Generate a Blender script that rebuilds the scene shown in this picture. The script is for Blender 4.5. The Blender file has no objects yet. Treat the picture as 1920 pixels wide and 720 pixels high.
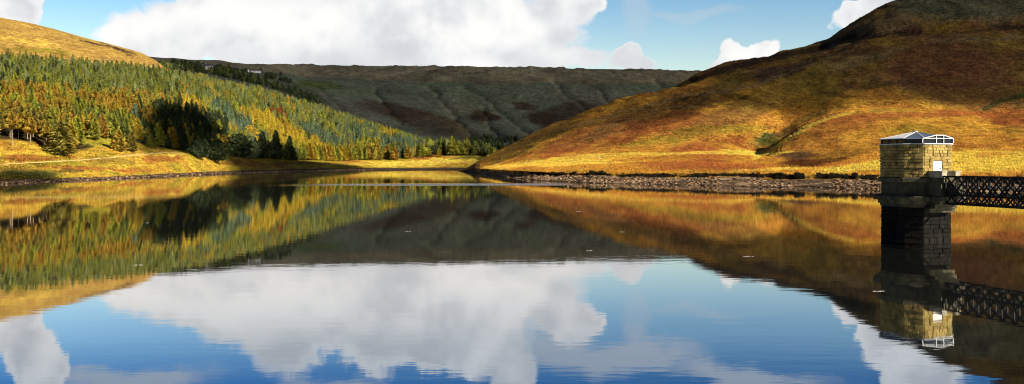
import bpy, math, random
import numpy as np
from mathutils import Vector
random.seed(7); rng = np.random.default_rng(7)
S = bpy.context.scene; COL = S.collection
F, CX, HY, HC = 1600.0, 960.0, 305.0, 6.4        # focal length (px), centre, horizon, eye height above the water

# ------------------------------------------------------------------ helpers
def tag(o, label=None, cat=None, group=None, kind=None):
    if label: o['label'] = label
    if cat: o['category'] = cat
    if group: o['group'] = group
    if kind: o['kind'] = kind
    return o
def mesh_np(name, verts, faces, mat=None, smooth=False, cols=None):
    """verts (n,3), faces (m,k) all with the same k"""
    me = bpy.data.meshes.new(name)
    verts = np.asarray(verts, np.float32); faces = np.asarray(faces, np.int32)
    n, (m, k) = len(verts), faces.shape
    me.vertices.add(n); me.vertices.foreach_set('co', verts.ravel())
    me.loops.add(m*k); me.loops.foreach_set('vertex_index', faces.ravel())
    me.polygons.add(m); me.polygons.foreach_set('loop_start', np.arange(0, m*k, k, dtype=np.int32))
    try: me.polygons.foreach_set('loop_total', np.full(m, k, np.int32))
    except Exception: pass
    if smooth: me.polygons.foreach_set('use_smooth', np.ones(m, bool))
    if cols is not None:
        a = me.color_attributes.new('tint', 'FLOAT_COLOR', 'POINT')
        c = np.ones((n, 4), np.float32); c[:, :3] = cols
        a.data.foreach_set('color', c.ravel())
    me.update(calc_edges=True)
    if mat: me.materials.append(mat)
    return me
def obj(name, me, parent=None, loc=(0,0,0), rz=0, sc=None):
    o = bpy.data.objects.new(name, me); COL.objects.link(o)
    o.location = loc; o.rotation_euler = (0,0,rz)
    if sc is not None: o.scale = sc
    if parent: o.parent = parent
    return o
class MB:
    def __init__(s): s.v=[]; s.f=[]
    def add(s, vs, fs):
        b=len(s.v); s.v += [tuple(p) for p in vs]; s.f += [tuple(i+b for i in f) for f in fs]
    def box(s, x0,x1,y0,y1,z0,z1):
        s.add([(x0,y0,z0),(x1,y0,z0),(x1,y1,z0),(x0,y1,z0),(x0,y0,z1),(x1,y0,z1),(x1,y1,z1),(x0,y1,z1)],
              [(3,2,1,0),(4,5,6,7),(0,1,5,4),(1,2,6,5),(2,3,7,6),(3,0,4,7)])
    def prism(s, poly, z0, z1, poly2=None):
        poly2 = poly2 or poly; n=len(poly)
        s.add([(x,y,z0) for x,y in poly]+[(x,y,z1) for x,y in poly2],
              [tuple(range(n-1,-1,-1)), tuple(range(n,2*n))]+[(i,(i+1)%n,n+(i+1)%n,n+i) for i in range(n)])
    def bar(s, a, b, w, h=None):
        h = h or w; a=Vector(a); b=Vector(b); d=(b-a).normalized()
        up = Vector((0,0,1)) if abs(d.z)<.95 else Vector((0,1,0))
        r = d.cross(up).normalized()*w/2; u = r.cross(d).normalized()*h/2
        vs=[p+i*r+j*u for p in (a,b) for i,j in ((-1,-1),(1,-1),(1,1),(-1,1))]
        s.add(vs, [(0,1,2,3),(7,6,5,4),(0,4,5,1),(1,5,6,2),(2,6,7,3),(3,7,4,0)])
    def build(s, name, mat, parent=None, bevel=0, smooth=False, **k):
        me = bpy.data.meshes.new(name); me.from_pydata(s.v, [], s.f); me.validate(); me.update()
        me.materials.append(mat)
        import bmesh
        bm = bmesh.new(); bm.from_mesh(me); bmesh.ops.recalc_face_normals(bm, faces=bm.faces); bm.to_mesh(me); bm.free()
        if smooth:
            for p in me.polygons: p.use_smooth=True
        o = obj(name, me, parent, **k)
        if bevel:
            m = o.modifiers.new('bevel','BEVEL'); m.width=bevel; m.segments=2; m.limit_method='ANGLE'
        return o
def hash2(ix, iy, seed):
    h = (ix.astype(np.int64)*374761393 + iy.astype(np.int64)*668265263 + seed*1442695041) & 0xffffffff
    h = ((h ^ (h>>13))*1274126177) & 0xffffffff
    return ((h ^ (h>>16)) & 0xffffff)/float(0xffffff)
def vnoise(x, y, seed=0):
    ix=np.floor(x); iy=np.floor(y); fx=x-ix; fy=y-iy
    fx=fx*fx*fx*(fx*(fx*6-15)+10); fy=fy*fy*fy*(fy*(fy*6-15)+10)
    a=hash2(ix,iy,seed); b=hash2(ix+1,iy,seed); c=hash2(ix,iy+1,seed); d=hash2(ix+1,iy+1,seed)
    return (a*(1-fx)+b*fx)*(1-fy)+(c*(1-fx)+d*fx)*fy
def fbm(x, y, oct=5, seed=0, gain=.5):
    x=np.asarray(x,float); y=np.asarray(y,float); s=0; a=1; t=0
    for i in range(oct):
        s = s + a*(vnoise(x,y,seed+i*17)-.5)*2; t+=a; a*=gain; x=x*2.03+11.3; y=y*2.03+5.7
    return s/t
def sstep(a,b,x):
    t=np.clip((x-a)/(b-a),0,1); return t*t*(3-2*t)

# ------------------------------------------------------------------ node helpers
def new_mat(name):
    m=bpy.data.materials.new(name); m.use_nodes=True; nt=m.node_tree
    return m, nt, nt.nodes['Principled BSDF']
class NT:
    def __init__(s, nt): s.nt=nt
    def n(s, t, **k):
        q=s.nt.nodes.new(t)
        for a,b in k.items(): setattr(q,a,b)
        return q
    def l(s,a,b): s.nt.links.new(a,b)
    def put(s, sock, v):
        if hasattr(v,'is_output'): s.l(v,sock)
        else: sock.default_value=v
    def math(s, op, a, b=0.0, c=None, clamp=False):
        q=s.n('ShaderNodeMath', operation=op); q.use_clamp=clamp
        s.put(q.inputs[0],a); s.put(q.inputs[1],b)
        if c is not None: s.put(q.inputs[2],c)
        return q.outputs[0]
    def vmath(s, op, a, b=None, scale=None):
        q=s.n('ShaderNodeVectorMath', operation=op); s.put(q.inputs[0],a)
        if b is not None: s.put(q.inputs[1],b)
        if scale is not None: s.put(q.inputs['Scale'],scale)
        return q.outputs['Value'] if op in('LENGTH','DOT_PRODUCT') else q.outputs[0]
    def noise(s, vec, scale, detail=4, rough=.5, dist=0):
        q=s.n('ShaderNodeTexNoise'); s.put(q.inputs['Vector'],vec); q.inputs['Scale'].default_value=scale
        q.inputs['Detail'].default_value=detail; q.inputs['Roughness'].default_value=rough; q.inputs['Distortion'].default_value=dist
        return q.outputs['Fac']
    def mix(s, f, a, b, mode='MIX'):
        q=s.n('ShaderNodeMix', data_type='RGBA', blend_type=mode)
        s.put(q.inputs[0],f); s.put(q.inputs[6],a); s.put(q.inputs[7],b); return q.outputs[2]
    def mapr(s, v, a,b,c,d, smooth=False):
        q=s.n('ShaderNodeMapRange'); q.interpolation_type='SMOOTHSTEP' if smooth else 'LINEAR'
        s.put(q.inputs[0],v)
        for i,x in enumerate((a,b,c,d)): s.put(q.inputs[1+i],x)
        return q.outputs[0]
    def bump(s, h, dist, strength=1.0, normal=None):
        q=s.n('ShaderNodeBump'); s.put(q.inputs['Height'],h); q.inputs['Distance'].default_value=dist
        s.put(q.inputs['Strength'],strength)
        if normal is not None: s.l(normal,q.inputs['Normal'])
        return q.outputs[0]
def C(*c): return (*c,1.0)

def plain(name, col, rough=.7, var=.15, scale=3.0, metal=0, bumpd=0, spec=.3):
    m,nt,b=new_mat(name); N=NT(nt); tc=N.n('ShaderNodeTexCoord')
    f=N.noise(tc.outputs['Object'],scale,5,.6)
    v=N.mapr(f,.3,.7,1-var,1+var)
    N.l(N.vmath('SCALE',C(*col)[:3],scale=v),b.inputs['Base Color'])
    b.inputs['Roughness'].default_value=rough; b.inputs['Metallic'].default_value=metal
    b.inputs['Specular IOR Level'].default_value=spec
    if bumpd: N.l(N.bump(f,bumpd),b.inputs['Normal'])
    return m

# ------------------------------------------------------------------ terrain sheets
class Sheet:
    """a hillside as rows of control points: per row, for given picture columns, the distance and the height"""
    def __init__(s, x0, x1, rows, noise=None, cut=None, blur=10):
        s.px=np.arange(x0,x1+1,4.0); n=len(s.px); D=[];Z=[]
        for ty in rows:
            ys=np.interp(s.px, *zip(*ty['y'])) if 'y' in ty else None
            if 'd' in ty: d=np.interp(s.px,*zip(*ty['d']))
            else: d=HC*F/(ys-HY)
            if 'z' in ty: z=np.interp(s.px,*zip(*ty['z']))
            else: z=HC+d*(HY-ys)/F
            k=np.hanning(2*blur+3)[1:-1] if ty.get('blur',1) else np.array([1.0]); k/=k.sum(); p=len(k)//2
            sm=lambda a: np.convolve(np.pad(a,p,'edge'),k,'valid')
            D.append(sm(d)); Z.append(sm(z))
        s.D=np.array(D); s.Z=np.array(Z); s.noise=noise; s.cut=cut
        for i in range(1,len(s.D)): s.D[i]=np.maximum(s.D[i],s.D[i-1]+2)
        h=np.diff(s.D,axis=0); dl=np.diff(s.Z,axis=0)/h; m=np.zeros_like(s.Z)
        a,b=dl[:-1],dl[1:]; w1=2*h[1:]+h[:-1]; w2=h[1:]+2*h[:-1]
        with np.errstate(all='ignore'): hm=(w1+w2)/(w1/a+w2/b)
        m[1:-1]=np.where(a*b>0,hm,0); m[0]=dl[0]; m[-1]=dl[-1]; s.M=m
    def cols(s, A, px):
        t=np.clip((px-s.px[0])/4.0,0,len(s.px)-1.001); i=t.astype(int); f=t-i
        return A[...,i]*(1-f)+A[...,i+1]*f
    def z(s, px, d, noise=True):
        px=np.asarray(px,float); d=np.asarray(d,float); sh=px.shape; px=px.ravel(); d=d.ravel()
        D=s.cols(s.D,px); Z=s.cols(s.Z,px); M=s.cols(s.M,px); K=len(D)
        i=np.clip((d[None]>=D).sum(0)-1,0,K-2); c=np.arange(len(px))
        d0=D[i,c]; h=D[i+1,c]-d0; t=np.clip((d-d0)/h,0,1)
        z=(2*t**3-3*t**2+1)*Z[i,c]+(t**3-2*t**2+t)*h*M[i,c]+(-2*t**3+3*t**2)*Z[i+1,c]+(t**3-t**2)*h*M[i+1,c]
        if noise and s.noise: z=z+s.noise(px,d,(px-CX)/F*d,z)
        return z.reshape(sh)
    def row(s,k,px): return s.cols(s.D[k],np.asarray(px,float))
    def hit(s, px, py):
        """first point of the sheet seen at a picture position"""
        K=400; d=np.geomspace(s.row(0,[px])[0]+1, s.row(len(s.D)-2,[px])[0], K)
        yy=HY-(s.z(np.full(K,px),d)-HC)/d*F
        k=np.argmax(yy<=py); d=d[k] if (yy<=py).any() else d[-1]
        return np.array([(px-CX)/F*d, d, float(s.z(np.array([px]),np.array([d]))[0])])
    def mesh(s, name, mat, ncol, sub, colour):
        px=np.linspace(s.px[0],s.px[-1],ncol); D=s.cols(s.D,px); rows=[]
        for i,nn in enumerate(sub):
            t=np.arange(nn)[:,None]/nn; rows.append(D[i][None]*(1-t)+D[i+1][None]*t)
        rows.append(D[-1][None]); d=np.vstack(rows); R=len(d); P=np.broadcast_to(px,d.shape)
        z=s.z(P,d); X=(P-CX)/F*d; py=HY-(z-HC)/d*F
        v=np.stack([X,d,z],-1).reshape(-1,3)
        a=np.arange(R-1)[:,None]*ncol+np.arange(ncol-1)[None]; a=a.ravel()
        f=np.stack([a,a+1,a+ncol+1,a+ncol],-1)
        cols=colour(s,P.ravel(),d.ravel(),X.ravel(),z.ravel(),py.ravel())
        return obj(name, mesh_np(name,v,f,mat,True,cols))

# --- left hillside with the plantation
Ls=[(-900,420),(-500,378),(-200,358),(0,346),(100,341),(200,337),(300,332),(400,327),(500,323),(600,320.5),(700,319),(800,318),(870,317.8),(1000,317.5),(1200,317.3)]
LD0=[(x,HC*F/(y-HY)) for x,y in Ls]
add=lambda t,k: [(x,v+k) for x,v in t]
nL=lambda px,d,X,z: (fbm(X/38,d/38,5,3)*1.5+fbm(X/9,d/9,3,8)*.25)*sstep(1,7,z)+fbm(X/6,d/6,3,5)*.18
Lrows=[dict(d=add(LD0,-30),z=[(-900,-4),(1200,-4)]),
 dict(d=LD0,z=[(-900,0),(1200,0)]),
 dict(d=[(-900,96),(-500,150),(-200,205),(0,263),(100,300),(200,335),(300,398),(400,493),(500,600),(600,700),(700,778),(800,840),(900,850),(1200,870)],
      y=[(-900,392),(-500,352),(-200,343),(0,337),(100,334),(200,331),(300,326),(400,321),(500,318),(600,316),(700,314.5),(800,314),(900,314),(1200,314)]),
 dict(d=[(-900,115),(-500,185),(-200,245),(0,300),(100,325),(200,365),(300,440),(400,520),(500,640),(600,725),(700,810),(800,880),(900,900),(1200,920)],
      y=[(-900,345),(-500,325),(-200,313),(0,309),(100,307),(180,301),(250,291),(330,286),(400,300),(500,307),(600,309),(700,308),(800,304),(900,303),(1200,303)]),
 dict(d=[(-900,140),(-500,215),(-200,280),(0,335),(100,350),(200,400),(300,470),(400,555),(500,680),(600,770),(700,860),(800,920),(900,950),(1200,970)],
      y=[(-900,240),(-500,245),(-200,255),(0,266),(60,272),(110,286),(180,275),(250,268),(300,278),(400,292),(500,298),(600,302),(700,301),(780,294),(900,292),(1200,292)]),
 dict(d=[(-900,300),(-500,430),(-200,540),(0,620),(200,720),(400,850),(600,1000),(740,1050),(900,1040),(1200,1060)],
      y=[(-900,60),(-500,90),(-200,105),(0,122),(100,128),(200,136),(300,148),(400,164),(500,187),(600,217),(700,252),(760,272),(800,283),(900,287),(1200,287)]),
 dict(d=[(-900,500),(-500,700),(-200,820),(0,900),(200,1040),(280,1100),(400,1000),(600,1060),(740,1100),(900,1150),(1200,1150)],
      y=[(-900,-60),(-500,-30),(-200,3),(0,40),(60,50),(100,60),(160,77),(200,89),(240,99),(280,110),(330,150),(400,165),(500,190),(600,220),(740,268),(800,283),(900,286),(1200,286)]),
 dict(d=[(-900,900),(-500,1200),(0,1500),(280,1500),(400,1250),(1200,1300)],
      z=[(-900,60),(0,110),(280,60),(400,0),(1200,-5)])]
L=Sheet(-900,1200,Lrows,nL)
# --- far moor
GUL=[[(560,150),(592,160),(615,178),(640,200)],[(800,160),(821,177),(850,215),(892,256)],[(870,160),(896,172),(935,205),(992,247)],[(1040,150),(1060,172),(1110,210)],[(1095,152),(1117,163),(1142,188),(1170,215)],[(1230,150),(1250,165),(1262,185)],[(700,165),(715,190),(750,225)],[(905,200),(915,225),(945,262)]]
def nM(px,d,X,z):
    py=HY-(z-HC)/d*F; wx=px+fbm(X/60,d/60,4,44)*9; wy=py+fbm(X/60,d/60,4,45)*5; dep=np.zeros_like(px)
    for g in GUL:
        dd=np.full_like(px,1e9)
        for (ax,ay),(bx,by) in zip(g,g[1:]):
            t=np.clip(((wx-ax)*(bx-ax)+(wy-ay)*(by-ay))/((bx-ax)**2+(by-ay)**2),0,1); dd=np.minimum(dd,np.hypot(wx-ax-t*(bx-ax),wy-ay-t*(by-ay)))
        dep=np.minimum(dep,-6*np.exp(-(dd/5)**1.4))
    rid=np.abs(fbm(X/120-d/260,d/420,5,22))
    return (dep+(-rid*3.5+fbm(X/45,d/80,4,31)*3)*sstep(25,60,z)*(1-.7*sstep(190,240,z)))*sstep(1030,1250,d)+fbm(X/14,d/14,3,9)*.8*sstep(190,240,z)+np.where(z>215,1,0)*np.maximum(0,fbm(X/26,d/60,4,77))*7
Mrows=[dict(d=[(100,1000),(2100,1000)],z=[(100,20),(700,0),(2100,-5)]),
 dict(d=[(100,1090),(2100,1100)],y=[(100,112),(270,120),(400,147),(500,174),(600,206),(700,242),(760,263),(820,278),(950,276),(1100,272),(2100,272)]),
 dict(d=[(100,1130),(400,1200),(600,1280),(900,1300),(2100,1300)],y=[(100,110),(270,117),(400,137),(500,160),(600,190),(700,225),(760,244),(850,262),(950,264),(1100,260),(2100,262)]),
 dict(d=[(100,1150),(400,1300),(600,1550),(900,1600),(2100,1600)],y=[(100,107),(270,114),(400,128),(500,145),(600,165),(700,195),(900,222),(1000,226),(1100,222),(2100,222)]),
 dict(d=[(100,1180),(300,1300),(400,1420),(500,1650),(600,1950),(2100,1950)],y=[(100,104),(270,111),(400,122),(500,134),(600,144),(760,150),(900,152),(1300,156),(2100,160)]),
 dict(d=[(100,1250),(300,1400),(400,1600),(500,1950),(600,2350),(2100,2350)],y=[(100,98),(200,100),(270,106),(330,111),(400,116),(470,123),(640,126),(760,127),(960,129),(1160,133),(1330,136),(2100,140)]),
 dict(d=[(100,1700),(400,2300),(600,3200),(2100,3200)],z=[(100,40),(600,150),(2100,150)])]
M=Sheet(100,2100,Mrows,nM)
# --- right hill
Hs=[(780,321),(865,321),(900,326),(950,333),(1000,338),(1070,342),(1200,346),(1300,348),(1500,352),(1640,355),(1920,362),(2400,385),(2900,420)]
HD0=[(x,HC*F/(y-HY)) for x,y in Hs]
skyH=[(780,322),(862,320),(871,318),(885,309),(912,294),(975,263),(1037,232),(1100,205),(1150,187),(1204,178),(1233,176),(1267,163),(1308,142),(1350,127),(1410,110),(1500,90),(1555,77),(1600,48),(1640,20),(1690,-3),(1780,-50),(1920,-95),(2400,-190),(2900,-240)]
def nH(px,d,X,z):
    f=fbm(X/60,d/60,5,13)*4.5*sstep(8,60,z)+fbm(X/22,d/22,4,19)*.9*sstep(3,15,z)+fbm(X/5,d/5,3,21)*.16
    f=f-np.abs(fbm(X/34+d/70,d/55,4,131))*7*sstep(25,60,z)+fbm(X/7,d/10,3,133)*.5*sstep(4,10,z)
    hol=-9*np.exp(-((z-118-(px-1560)*.02)/7)**2)*sstep(1450,1600,px)*sstep(560,620,d)
    return (f+hol)*sstep(862,900,px)+fbm(X/2.2,d/2.2,3,25)*.12*(z<3)+(fbm(X/13,d/40,4,26)*.75+fbm(X/4,d/12,3,27)*.3)*(z<2.6)*(z>-2)*(px>885)
Hrows=[dict(d=add(HD0,-25),z=[(780,-4),(2900,-4)]),
 dict(d=HD0,z=[(780,-1),(862,-.3),(875,0),(2900,0)],blur=1),
 dict(d=[(780,646),(865,648),(900,510),(950,390),(1000,332),(1070,300),(1200,272),(1300,262),(1500,240),(1640,228),(1920,205),(2400,150),(2900,105)],
      y=[(780,322),(862,321),(875,318.5),(900,321),(950,324.5),(1000,327.5),(1070,330),(1200,332),(1400,332),(1500,334),(1640,338),(1920,344),(2400,360),(2900,380)]),
 dict(d=[(780,647),(865,649),(900,513),(950,393),(1000,335),(1070,303),(1200,275),(1300,265),(1500,243),(1640,231),(1920,208),(2400,153),(2900,108)],
      y=[(780,322),(862,321),(875,317),(900,317.5),(950,320),(1000,322),(1070,325),(1200,326),(1400,326),(1500,327.5),(1640,330),(1920,336),(2400,348),(2900,366)]),
 dict(d=[(780,652),(865,655),(900,545),(1000,410),(1200,350),(1400,335),(1640,320),(1920,300),(2400,230),(2900,170)],
      y=[(780,322),(862,320.7),(880,315),(900,312),(1000,306),(1100,303),(1200,302),(1300,300),(1400,303),(1500,300),(1600,290),(1700,281),(1800,276),(1920,276),(2400,280),(2900,290)]),
 dict(d=[(780,660),(865,662),(900,580),(1000,480),(1200,450),(1400,450),(1600,435),(1920,420),(2400,340),(2900,260)],
      y=[(780,322),(862,320.5),(885,312),(900,306),(1000,290),(1100,280),(1200,270),(1300,262),(1400,274),(1430,286),(1470,258),(1510,233),(1555,215),(1600,206),(1700,203),(1800,205),(1850,214),(1870,214),(1920,203),(2400,170),(2900,120)]),
 dict(d=[(780,664),(865,667),(900,600),(1000,520),(1200,490),(1400,490),(1600,475),(1920,460),(2400,380),(2900,300)],
      y=[(780,322),(862,320.3),(885,311),(900,303),(1000,281),(1100,262),(1200,250),(1300,243),(1400,254),(1440,266),(1480,264),(1520,247),(1560,232),(1600,222),(1700,217),(1800,218),(1860,222),(1920,214),(2400,160),(2900,100)]),
 dict(d=[(780,668),(865,672),(900,625),(1000,610),(1200,620),(1400,640),(1560,660),(1920,640),(2400,560),(2900,450)],
      y=[(780,322),(862,320.2),(885,310),(912,298),(975,272),(1037,248),(1100,226),(1200,202),(1267,192),(1350,168),(1410,153),(1500,130),(1555,108),(1640,90),(1780,75),(1920,62),(2400,-10),(2900,-80)]),
 dict(d=[(780,672),(865,678),(900,650),(1000,690),(1200,760),(1400,850),(1690,900),(2400,800),(2900,650)],y=skyH,blur=0),
 dict(d=[(780,700),(865,710),(900,720),(1000,840),(1200,1000),(1400,1150),(2000,1250),(2900,1250)],z=[(780,-4),(865,-4),(900,-4),(1000,0),(1200,30),(1400,60),(1700,120),(2900,150)])]
H=Sheet(780,2900,Hrows,nH,blur=5)

# --- ground colours: what grows where (colour of the cover, with some shade and a sunlit rim painted in, patches with a shape of their own)
GOLD=np.array([.62,.315,.042]); PALE=np.array([.92,.62,.09]); RUST=np.array([.38,.12,.03]); OLIVE=np.array([.25,.165,.03])
LIME=np.array([.36,.30,.03]); DKGRN=np.array([.055,.075,.02]); HEATH=np.array([.075,.044,.028]); BROWN=np.array([.20,.105,.034])
PEAT=np.array([.018,.012,.008]); STONE=np.array([.15,.10,.062]); MOORG=np.array([.12,.145,.095]); MOORB=np.array([.13,.135,.10]); TAN=np.array([.26,.18,.085])
def paint(c, px, py, X, Y, blobs, seed=50):
    wx=fbm(X/16,Y/16,4,seed)*16+fbm(X/4,Y/7,3,seed+9)*5; wy=fbm(X/16,Y/16,4,seed+3)*7+fbm(X/4,Y/7,3,seed+6)*2.5
    for cx,cy,rx,ry,rot,colr,st in blobs:
        a=math.radians(rot); dx=px+wx-cx; dy=py+wy-cy
        u=(dx*math.cos(a)+dy*math.sin(a))/rx; v=(-dx*math.sin(a)+dy*math.cos(a))/ry
        w=(st*(1-sstep(.65,1.15,np.sqrt(u*u+v*v))))[:,None]; c=c*(1-w)+colr*w
    return c
def pline(c,px,py,X,Y,pl,w,colr,st,seed=55,warp=1.0):
    wx=fbm(X/14,Y/14,3,seed)*6*warp; wy=fbm(X/14,Y/14,3,seed+3)*3*warp; dd=np.full_like(px,1e9); fade=np.zeros_like(px)
    for (ax,ay),(bx,by) in zip(pl,pl[1:]):
        t=np.clip(((px+wx-ax)*(bx-ax)+(py+wy-ay)*(by-ay))/((bx-ax)**2+(by-ay)**2),0,1); dd=np.minimum(dd,np.hypot((px+wx-ax-t*(bx-ax))*.6,py+wy-ay-t*(by-ay)))
    k=(st*(1-sstep(.5,1.3,dd/w)))[:,None]; return c*(1-k)+colr*k
def colH(s,px,d,X,z,py):
    n=fbm(X/30,d/45,5,61)[:,None]; n2=fbm(X/9,d/14,4,62)[:,None]
    c=GOLD*(1+0*n); c=c+(OLIVE-c)*sstep(.08,.45,n)*.5; c=c+(RUST-c)*sstep(.0,.4,-n+.5*n2)*.45
    up=sstep(0,60,(204-py)+ (px-1500)*.06+fbm(X/40,d/40,3,63)*40)[:,None]
    hi=BROWN*(1+.0*n); hi=hi+(OLIVE*.75-hi)*sstep(-.15,.35,n)*.8; hi=hi+(HEATH*1.4-hi)*sstep(.12,.4,-n+.5*n2)*.6; st=fbm(X/70+d/90,z/5,4,66)[:,None]; hi=hi*(1+.5*st)
    c=c*(1-up)+hi*up
    c=paint(c,px,py,X,d,[
      (1000,262,150,13,-27,OLIVE*.6,.7),(1090,260,95,20,-22,RUST*.8,.75),(1180,225,120,16,-24,BROWN,.7),(1270,235,110,22,-5,RUST*.9,.7),(1330,175,80,12,-35,OLIVE,.6),
      (1180,252,60,12,-12,RUST,.8),(1230,264,80,6,-5,LIME*.8,.5),(1110,300,150,7,-4,PALE,.8),(1300,285,50,12,0,RUST*1.1,.8),(1215,295,120,6,0,GOLD,.6),
      (1060,283,70,7,-14,RUST*1.1,.6),(1330,290,45,9,5,RUST*1.2,.6),(1380,215,90,18,-14,BROWN,.6),(1470,180,110,26,-8,OLIVE*.95,.7),(1350,243,100,10,-4,LIME*.7,.6),
      (1437,262,28,13,-12,DKGRN*1.2,.95),(1440,268,24,6,0,np.array([.09,.14,.02]),.8),(1475,248,34,9,-14,HEATH,.7),(1330,268,45,9,0,RUST,.7),(1380,262,25,9,0,RUST,.7),
      (1600,224,95,12,-6,RUST,.75),(1760,214,150,8,0,RUST*1.1,.8),(1890,218,60,22,8,RUST,.9),(1660,248,110,12,-6,GOLD*.9,.7),(1720,245,60,12,0,LIME*.6,.5),
      (1540,296,90,13,-10,RUST*.30,1.0),(1495,292,36,9,-5,HEATH,.8),(1560,288,30,6,-10,HEATH,.5),(1600,281,110,9,-10,GOLD*.8,.6),(1640,312,130,10,-7,PALE,.9),(1830,302,170,24,-1,PALE,.85),(1860,290,40,4,0,RUST*1.2,.4),
      (1340,312,115,12,2,RUST*1.1,.95),(1250,308,60,9,0,RUST,.6),(1450,318,90,5,-2,PALE,.8),(1160,318,100,5,2,GOLD,.7),(960,310,60,7,-8,PALE,.7),(1420,286,90,4,0,PALE,.9),
      (1780,125,130,55,4,np.array([.15,.065,.03]),.85),(1850,185,130,22,0,BROWN*.85,.7),(1620,112,90,12,-14,TAN*.8,.7),(1530,150,34,44,20,OLIVE*1.05,.75),(1510,190,50,20,0,GOLD*.55,.6),
      (1700,28,120,16,-16,TAN*.62,.8),(1840,72,120,5,-4,TAN*.75,.8),(1455,138,60,13,-12,HEATH*.9,.9),(1315,192,90,16,-16,BROWN*.62,.8),(1240,225,90,11,-12,RUST*.42,.85),
      (1640,66,58,7,-8,HEATH*.55,.95),(1700,58,40,4,-8,HEATH*.5,.9),(1810,30,70,4,-8,HEATH*.5,.9),(1890,52,50,5,4,HEATH*.55,.9),(1770,150,40,5,5,OLIVE*.8,.6),(1640,160,50,9,4,OLIVE*.8,.6),(1560,176,50,6,6,OLIVE*.5,.7),  # erosion scars and shaded hollows, the shade painted in heath tones
      (1860,0,230,42,0,MOORG*.95,.7)])
    c=pline(c,px,py,X,d,[(1300,149),(1350,134),(1410,117),(1500,97),(1560,84),(1600,66)],6.5,HEATH*.5,.9)
    c=pline(c,px,py,X,d,[(1560,88),(1620,72),(1700,48),(1800,38),(1920,30)],2.6,TAN*.9,.7)
    c=pline(c,px,py,X,d,[(1060,243),(1180,205),(1300,178),(1420,160),(1500,128),(1600,96)],3.2,TAN*.8,.55)
    c=pline(c,px,py,X,d,[(1425,276),(1460,256),(1500,226),(1545,208)],6.5,OLIVE*.45,.75,warp=.4)  # shaded hollow behind the hummock, painted as a dark band
    c=pline(c,px,py,X,d,[(1415,297),(1445,283),(1475,262),(1512,239),(1555,221),(1600,211)],3.4,PALE,.85,warp=.3)  # sunlit rim of the hummock, painted pale
    c=pline(c,px,py,X,d,[(1040,297),(1120,291),(1250,287),(1330,285),(1430,290)],2.6,PALE,.8)
    c=pline(c,px,py,X,d,[(1845,205),(1880,188),(1935,172)],4,DKGRN,.8,warp=.5)
    # shore: dark undercut bank above the stones
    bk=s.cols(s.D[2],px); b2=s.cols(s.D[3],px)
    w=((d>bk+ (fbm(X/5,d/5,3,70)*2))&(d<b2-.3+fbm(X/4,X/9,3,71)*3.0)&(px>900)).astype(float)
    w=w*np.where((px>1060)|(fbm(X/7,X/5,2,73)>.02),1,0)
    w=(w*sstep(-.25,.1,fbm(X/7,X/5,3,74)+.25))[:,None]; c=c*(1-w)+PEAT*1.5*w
    sh=(d<bk).astype(float)[:,None]; c=c*(1-sh)+(STONE*(1+.25*n2)+(np.array([.46,.31,.18])-STONE)*sstep(0,.22,fbm(X/16,d/5,4,79))[:,None]*(px>1040)[:,None]+(np.array([.36,.25,.16])-STONE)*((px>895)&(px<=1050))[:,None]*sstep(-.3,.1,fbm(X/9,d/6,4,80))[:,None])*sh
    wet=(z<.25).astype(float)[:,None]*sh; c=c*(1-.6*wet)
    tip=(px<892).astype(float)[:,None]; c=c*(1-tip*.7)  # tip turned away from the sun: its shade darkens the colour
    return np.clip(c,.004,.8)
def colL(s,px,d,X,z,py):
    n=fbm(X/22,d/22,5,81)[:,None]; n2=fbm(X/7,d/7,4,82)[:,None]
    c=np.array([.62,.40,.05])+0*n; c=c+(LIME*1.15-c)*sstep(-.15,.3,n)*.75; c=c+(RUST*.9-c)*sstep(.3,.5,-n)*.5
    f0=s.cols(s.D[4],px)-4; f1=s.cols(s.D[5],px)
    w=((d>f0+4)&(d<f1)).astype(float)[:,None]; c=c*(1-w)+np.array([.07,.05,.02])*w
    w=(d>=f1+0).astype(float)[:,None]; c=c*(1-w)+(np.array([.52,.32,.075])*(1+.18*n))*w
    c=paint(c,px,py,X,d,[
      (60,298,70,7,2,RUST*.8,.75),(110,283,45,6,22,RUST,.7),(50,326,62,8,0,DKGRN,.9),(20,318,50,5,0,OLIVE,.7),(160,318,95,4,2,RUST,.75),(250,320,40,5,0,RUST*1.2,.7),(130,322,30,3,0,HEATH,.7),
      (210,303,60,6,4,OLIVE*1.3,.7),(305,297,38,8,-6,RUST*1.1,.75),(200,265,60,9,4,LIME*1.2,.9),(75,310,80,4,0,LIME*.8,.7),(330,288,60,3,-4,PALE,.8),
      (450,306,50,5,0,RUST*.8,.7),(560,308,70,4,0,BROWN,.6),(740,307,90,5,0,PALE,.9),(830,303,80,6,0,PALE,.9),(800,294,40,3,0,RUST*1.1,.8),(640,311,60,3,0,PALE*.9,.7),(900,297,60,3,0,DKGRN*1.4,.8),
      (190,84,60,3,15,HEATH,.85),(225,94,30,2.5,20,HEATH*.6,.8),(60,93,90,4,5,LIME*.8,.7),(40,75,80,5,10,PALE,.5),(330,112,60,4,8,BROWN*1.2,.7)])
    b=s.cols(s.D[2],px); sh=(d<b).astype(float)[:,None]; c=c*(1-sh)+STONE*.6*(1+.3*n2)*sh
    wet=(z<.2).astype(float)[:,None]*sh; c=c*(1-.7*wet)
    return np.clip(c,.004,.8)
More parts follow.
